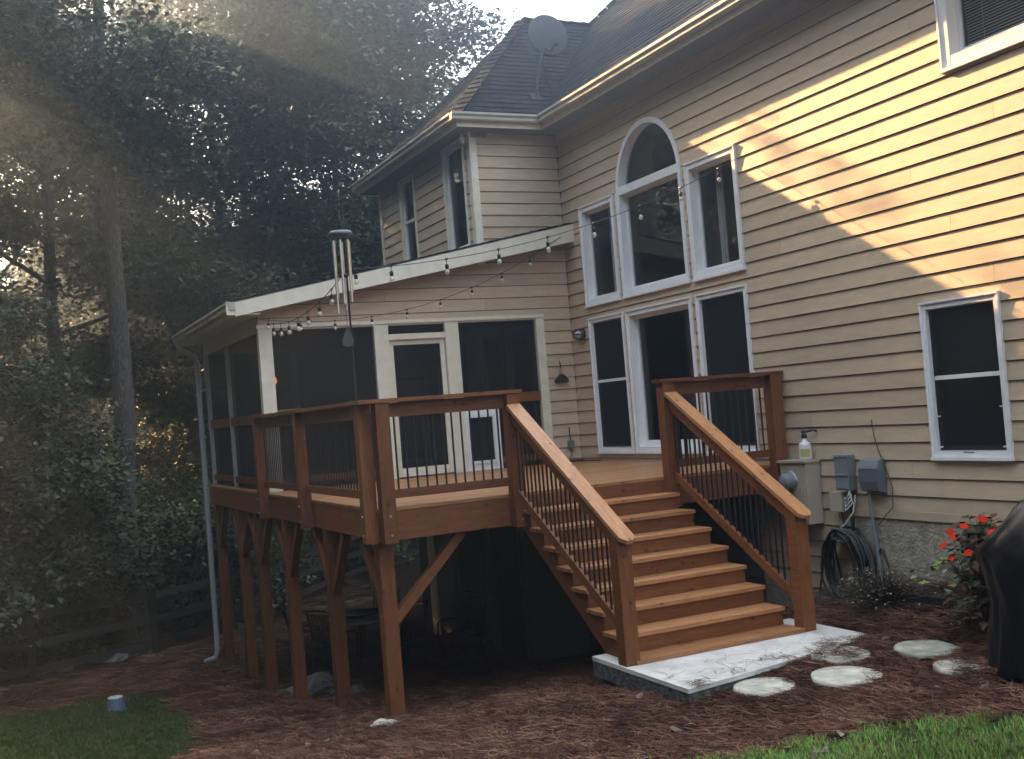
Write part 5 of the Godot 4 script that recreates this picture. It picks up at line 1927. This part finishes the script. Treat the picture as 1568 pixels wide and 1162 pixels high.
func build_woods() -> void:
	rng.seed = 77
	sprays = [leaf_spray(28, 0.55, 0.145), leaf_spray(24, 0.52, 0.165), leaf_spray(36, 1.1, 0.26), leaf_spray(22, 0.22, 0.07)]
	var g1 := Color(0.1, 0.125, 0.052)
	var g2 := Color(0.12, 0.135, 0.045)
	var g3 := Color(0.085, 0.11, 0.055)
	tree("oak_tree", "tall oak with thick pale straight trunk standing behind the rail fence", -8.6, 5.75, 20.0, 0.27, 4.4, 0.52, 101, 2600, g1)
	tree("oak_tree", "tall oak with a slimmer trunk farther back, left of the thick pale trunk", -17.1, 6.3, 22.0, 0.24, 4.6, 0.22, 102, 2600, g2)
	tree("maple_tree", "leaning maple whose trunk forks above the porch eave", -12.2, 1.7, 18.0, 0.17, 4.0, 0.3, 103, 2300, g3, "", Vector2(0.6, -1.6))
	tree("maple_tree", "straight dark maple trunk just left of the forked maple", -16.2, 2.0, 20.0, 0.2, 4.2, 0.26, 104, 2300, g1)
	tree("oak_tree", "dark oak rising directly behind the wind chime", -16.5, -1.5, 19.0, 0.22, 4.3, 0.25, 105, 1150, g3)
	tree("oak_tree", "oak overhanging the left end of the two-storey wing roof", -12.5, -2.0, 17.0, 0.2, 3.3, 0.36, 106, 900, g3)
	tree("oak_tree", "high thin-crowned oak behind the hip roof with white sky between its leaves", -16.2, -3.2, 19.0, 0.22, 3.4, 0.4, 107, 800, g1)
	tree("sapling", "bushy young tree with greyish leaves at the far left in front of the woods", -7.4, 8.3, 7.0, 0.08, 2.3, 0.06, 108, 1500, Color(0.085, 0.1, 0.06))
	tree("sapling", "low leafy sapling between the fence and the thick pale trunk", -7.9, 7.2, 4.0, 0.05, 1.4, 0.05, 109, 800, g3)
	tree("sapling", "sunlit young tree behind the fence, left of the porch downspout", -15.5, 4.1, 7.0, 0.06, 2.3, 0.1, 110, 1000, Color(0.1, 0.15, 0.03))
	tree("oak_tree", "big oak at the left edge whose crown reaches over the lawn", -11.0, 9.6, 19.0, 0.25, 4.6, 0.5, 111, 1500, g1)
	# the rest of the woods: trunks and crowns one cannot tell apart
	var rest := [[-21, 9.5, 21], [-22.5, 4.3, 22], [-21.5, 0.2, 20], [-20.5, -3.8, 19], [-26, 12.5, 21], [-27, 7.2, 23], [-27.5, 2.5, 22], [-26.5, -2, 20], [-33, 10, 22], [-33, 5, 23], [-33.5, 0, 21]]
	for i in rest.size():
		tree("woodland_tree", "tall leafy tree standing in the shaded woods beyond the rail fence", rest[i][0], rest[i][1], rest[i][2], 0.2, 4.5, 0.12, 200 + i, 1050 if rest[i][1] > 3.0 else 800, [g1, g2, g3][i % 3], "trees in the woods")
	# undergrowth
	var under := [[-9.6, 3.9, 2.2], [-10.6, 6.6, 2.6], [-12.2, 3.0, 1.8], [-9.4, 8.6, 2.6], [-14.2, 1.0, 2.6], [-15.0, -0.8, 2.2], [-16.5, 3.3, 3.0], [-18.5, 5.0, 3.2], [-18.0, 0.6, 3.0], [-17.8, -3.2, 3.0], [-12.5, 8.2, 3.2], [-21.0, 2.0, 3.4], [-21, 7.0, 3.4], [-7.9, 10.4, 2.6]]
	for i in under.size():
		tree("undergrowth_shrub", "leafy shrub growing in the shade between the woodland trunks", under[i][0], under[i][1], under[i][2] * 1.25, 0.04, under[i][2] * 0.62, 0.03, 300 + i, 620, [g3, g1, g2][i % 3], "shrubs under the woodland trees", Vector2.ZERO, "shrub")
	# trees beside and behind the camera: they shade the yard and show in the windows
	var out := [[-5.5, 14.5, 19], [0.5, 17.0, 20], [6.5, 18.5, 19], [13, 19.5, 21], [19, 18.5, 20], [23.5, 13, 20], [-1.5, 22, 22], [9, 24, 22], [17, 25, 22], [27, 19, 22]]
	for i in out.size():
		tree("yard_tree", "tall leafy tree at the edge of the yard, mirrored in the windows", out[i][0], out[i][1], out[i][2], 0.25, 5.2, 0.15, 400 + i, 2300, [g2, g1, g3][i % 3], "trees round the yard")
	# far wood
	rng.seed = 500
	var pl := []
	var co := []
	while pl.size() < 16000:
		var a := rf(-0.75, 0.75)
		var r := rf(38, 56)
		var p := Vector3(5.0 - cos(a) * r, 0, 2.0 + sin(a) * r)
		var top := 10.5 if p.z > -14.0 else 6.0
		p.y = gh(p.x, p.z) + rf(0.0, 1.0) * (top + 3.0 * sin(p.z * 0.5))
		if sun_gap(p) or in_shaft(p):
			continue
		var s := rf(0.9, 1.5)
		pl.append(Transform3D(Basis.from_euler(Vector3(rf(-0.5, 0.5), rf(0, TAU), rf(-0.5, 0.5))).scaled(Vector3(s, s, s)), p))
		var c := rf(0.6, 1.2)
		co.append(Color(0.06 * c, 0.085 * c, 0.03 * c))
	while pl.size() < 40000:           # unseen ring of leaf sprays added to cut the low sky light
		var a := rf(0.5, 2.62)
		var r := rf(31, 44)
		var p := Vector3(6.0 + cos(a) * r, 0, 4.0 + sin(a) * r)
		p.y = gh(p.x, p.z) + rf(0.0, 26.0 + 3.0 * sin(a * 23.0))
		if sun_gap(p):
			continue
		var s := rf(1.2, 2.0)
		pl.append(Transform3D(Basis.from_euler(Vector3(rf(-0.5, 0.5), rf(0, TAU), rf(-0.5, 0.5))).scaled(Vector3(s, s, s)), p))
		var c := rf(0.6, 1.2)
		co.append(Color(0.06 * c, 0.085 * c, 0.03 * c))
	tag(multi("far_woods_and_blocker", sprays[2], M.leaf, pl, co), "dense far woods behind the nearer trees, with an unseen leaf ring added to block sky light", "woods", "", "stuff")

func leafy(called: String, parent: Node, count: int, spread: Vector3, size: Vector2, tones: Array, up := 0.5) -> void:   # broad leaves on stems, joined
	var sts := begin()
	var pl := []
	var co := []
	var st := begin()
	var L := 1.0
	for s in [-1.0, 1.0]:
		var a := Vector3(0, 0, 0)
		var m := Vector3(s * 0.3, 0.06, 0.4)
		var c := Vector3(0, 0.0, 0.5)
		var e := Vector3(0, -0.14, 1.0)
		if s < 0:
			tri(st, a, m, c); tri(st, m, e, c)
		else:
			tri(st, a, c, m); tri(st, m, c, e)
	var leaf := st.commit()
	for i in count:
		var d := Vector3(rng.randfn(0, 0.42), 0, rng.randfn(0, 0.42))
		var p := Vector3(d.x * spread.x, spread.y * rf(0.15, 1.0) * (1.0 - 0.4 * minf(d.length_squared(), 1.5)), d.z * spread.z)
		tube(sts, [Vector3(d.x * 0.3 * spread.x, 0, d.z * 0.3 * spread.z), p * 0.6 + Vector3(0, 0.02, 0), p], 0.0022, 3)
		var s := rf(size.x, size.y)
		var yaw := atan2(d.x, d.z) + rf(-1.2, 1.2)
		pl.append(Transform3D(Basis.from_euler(Vector3(rf(-0.6, 0.5), yaw, rf(-0.5, 0.5))).scaled(Vector3(s, s, s)), p))
		var t: Color = tones[rng.randi() % tones.size()]
		co.append(t * rf(0.75, 1.25))
	part("stems", sts, mat(0.07, 0.05, 0.03), parent).set_meta("kind", "stuff")
	multi("leaves", leaf, M.leaf, pl, co, parent)

func build_plants() -> void:
	rng.seed = 900
	var b := thing("heath_bush", "low brownish fine-leaved bush under the hanging basket hook", "bush", Vector3(6.85, gh(6.85, 0.62), 0.62))
	leafy("foliage", b, 900, Vector3(0.62, 0.4, 0.42), Vector2(0.02, 0.035), [Color(0.09, 0.07, 0.05), Color(0.06, 0.065, 0.035), Color(0.13, 0.09, 0.08), Color(0.3, 0.27, 0.22)])
	var v := thing("ground_vine", "pale green broad-leaved vine along the stucco foundation", "plant", Vector3(7.75, gh(7.75, 0.32), 0.32))
	leafy("foliage", v, 130, Vector3(1.15, 0.34, 0.34), Vector2(0.07, 0.13), [Color(0.2, 0.23, 0.17), Color(0.1, 0.14, 0.07), Color(0.14, 0.17, 0.1), Color(0.16, 0.26, 0.04)])
	var p := thing("flower_plant", "dark-leaved plant with red flowers behind the covered grill", "flower", Vector3(8.3, gh(8.3, 0.9) + 0.02, 0.88))
	var st := begin()
	tube(st, [Vector3(0, 0, 0), Vector3(0.02, 0.3, 0.02), Vector3(-0.03, 0.6, 0)], 0.012)
	part("stem", st, M.bark, p)
	var f := group("foliage", p)
	f.position = Vector3(0, 0.0, 0)
	leafy("foliage", f, 560, Vector3(0.3, 0.95, 0.3), Vector2(0.07, 0.12), [Color(0.04, 0.03, 0.02), Color(0.06, 0.035, 0.022), Color(0.035, 0.05, 0.022), Color(0.1, 0.045, 0.025)])
	for q in [[-0.3, 0.66, 0.12], [-0.18, 0.78, 0.15], [0.12, 0.9, 0.1], [-0.02, 0.84, 0.16], [-0.14, 0.58, 0.2], [0.06, 0.64, 0.22], [0.22, 0.8, 0.12], [-0.24, 0.72, 0.05], [0.02, 0.88, 0.0]]:
		st = begin()
		T = Transform3D(Basis.from_euler(Vector3(rf(0.4, 1.1), rf(0, 1.2), rf(-0.3, 0.3))), Vector3(q[0], q[1] + 0.02, q[2]))
		for k in 5:
			var a := k * TAU / 5
			var d := Vector3(cos(a), 0, sin(a))
			var e := Vector3(cos(a + 0.62), 0.1, sin(a + 0.62))
			var g := Vector3(cos(a - 0.62), 0.1, sin(a - 0.62))
			tri(st, Vector3.ZERO, e * 0.03, d * 0.042)
			tri(st, Vector3.ZERO, d * 0.042, g * 0.03)
		T = Transform3D()
		part("flower", st, M.petal, p)

func _ready() -> void:
	rng.seed = 4
	# camera
	var cam := Camera3D.new()
	cam.name = "camera"
	cam.transform = Transform3D(Basis(Vector3(0.421877, -0.079627, -0.90315), Vector3(0.059365, 0.996424, -0.06012), Vector3(0.904708, -0.028252, 0.425095)).orthonormalized(), Vector3(15.025, 0.825, 8.137))
	cam.fov = rad_to_deg(2.0 * atan(581.0 / 1717.4))
	cam.near = 0.05
	cam.far = 900.0
	cam.current = true
	add_child(cam)
	# sky, sun, exposure, haze
	var sky := ProceduralSkyMaterial.new()
	sky.sky_top_color = Color(0.84, 0.88, 0.94)
	sky.sky_horizon_color = Color(0.99, 0.97, 0.93)
	sky.sky_curve = 0.25
	sky.ground_horizon_color = Color(0.6, 0.58, 0.52)
	sky.ground_bottom_color = Color(0.25, 0.22, 0.18)
	sky.sky_energy_multiplier = 0.68
	sky.ground_energy_multiplier = 0.3
	var env := Environment.new()
	env.background_mode = Environment.BG_SKY
	env.sky = Sky.new()
	env.sky.sky_material = sky
	env.tonemap_mode = Environment.TONE_MAPPER_LINEAR
	env.tonemap_exposure = 11.2
	env.sdfgi_enabled = true
	env.ssao_enabled = true
	env.ssil_enabled = true
	env.volumetric_fog_enabled = true
	env.volumetric_fog_density = 0.011
	env.volumetric_fog_albedo = Color(0.8, 0.9, 1.0)
	env.volumetric_fog_anisotropy = 0.86
	var we := WorldEnvironment.new()
	we.name = "environment"
	we.environment = env
	add_child(we)
	var sun := DirectionalLight3D.new()
	sun.name = "sun"
	sun.light_energy = 1.28
	sun.light_color = Color(1.0, 0.8, 0.56)
	sun.light_angular_distance = 0.5
	sun.shadow_enabled = true
	sun.transform = Transform3D(Basis.looking_at(-SUN.normalized(), Vector3.UP), Vector3(0, 30, 0))
	add_child(sun)
	make_materials()
	build_ground()
	lawn(pv(LAWN_R), 15000, "right_lawn", 0.045, 1.7, "grass", "short green grass of the lawn at the lower right")  # grass colour raised for the light on this side
	lawn(pv(LAWN_L), 7000, "left_lawn", 0.05, 0.42, "grass", "shaded green grass of the lawn at the lower left")  # grass colour lowered for the shade on this side
	build_house()
	build_porch()
	build_deck()
	build_stairs()
	build_hardscape()
	build_fence()
	build_wall_fittings()
	build_hanging()
	build_grill()
	build_patio()
	build_straw()
	build_plants()
	build_woods()
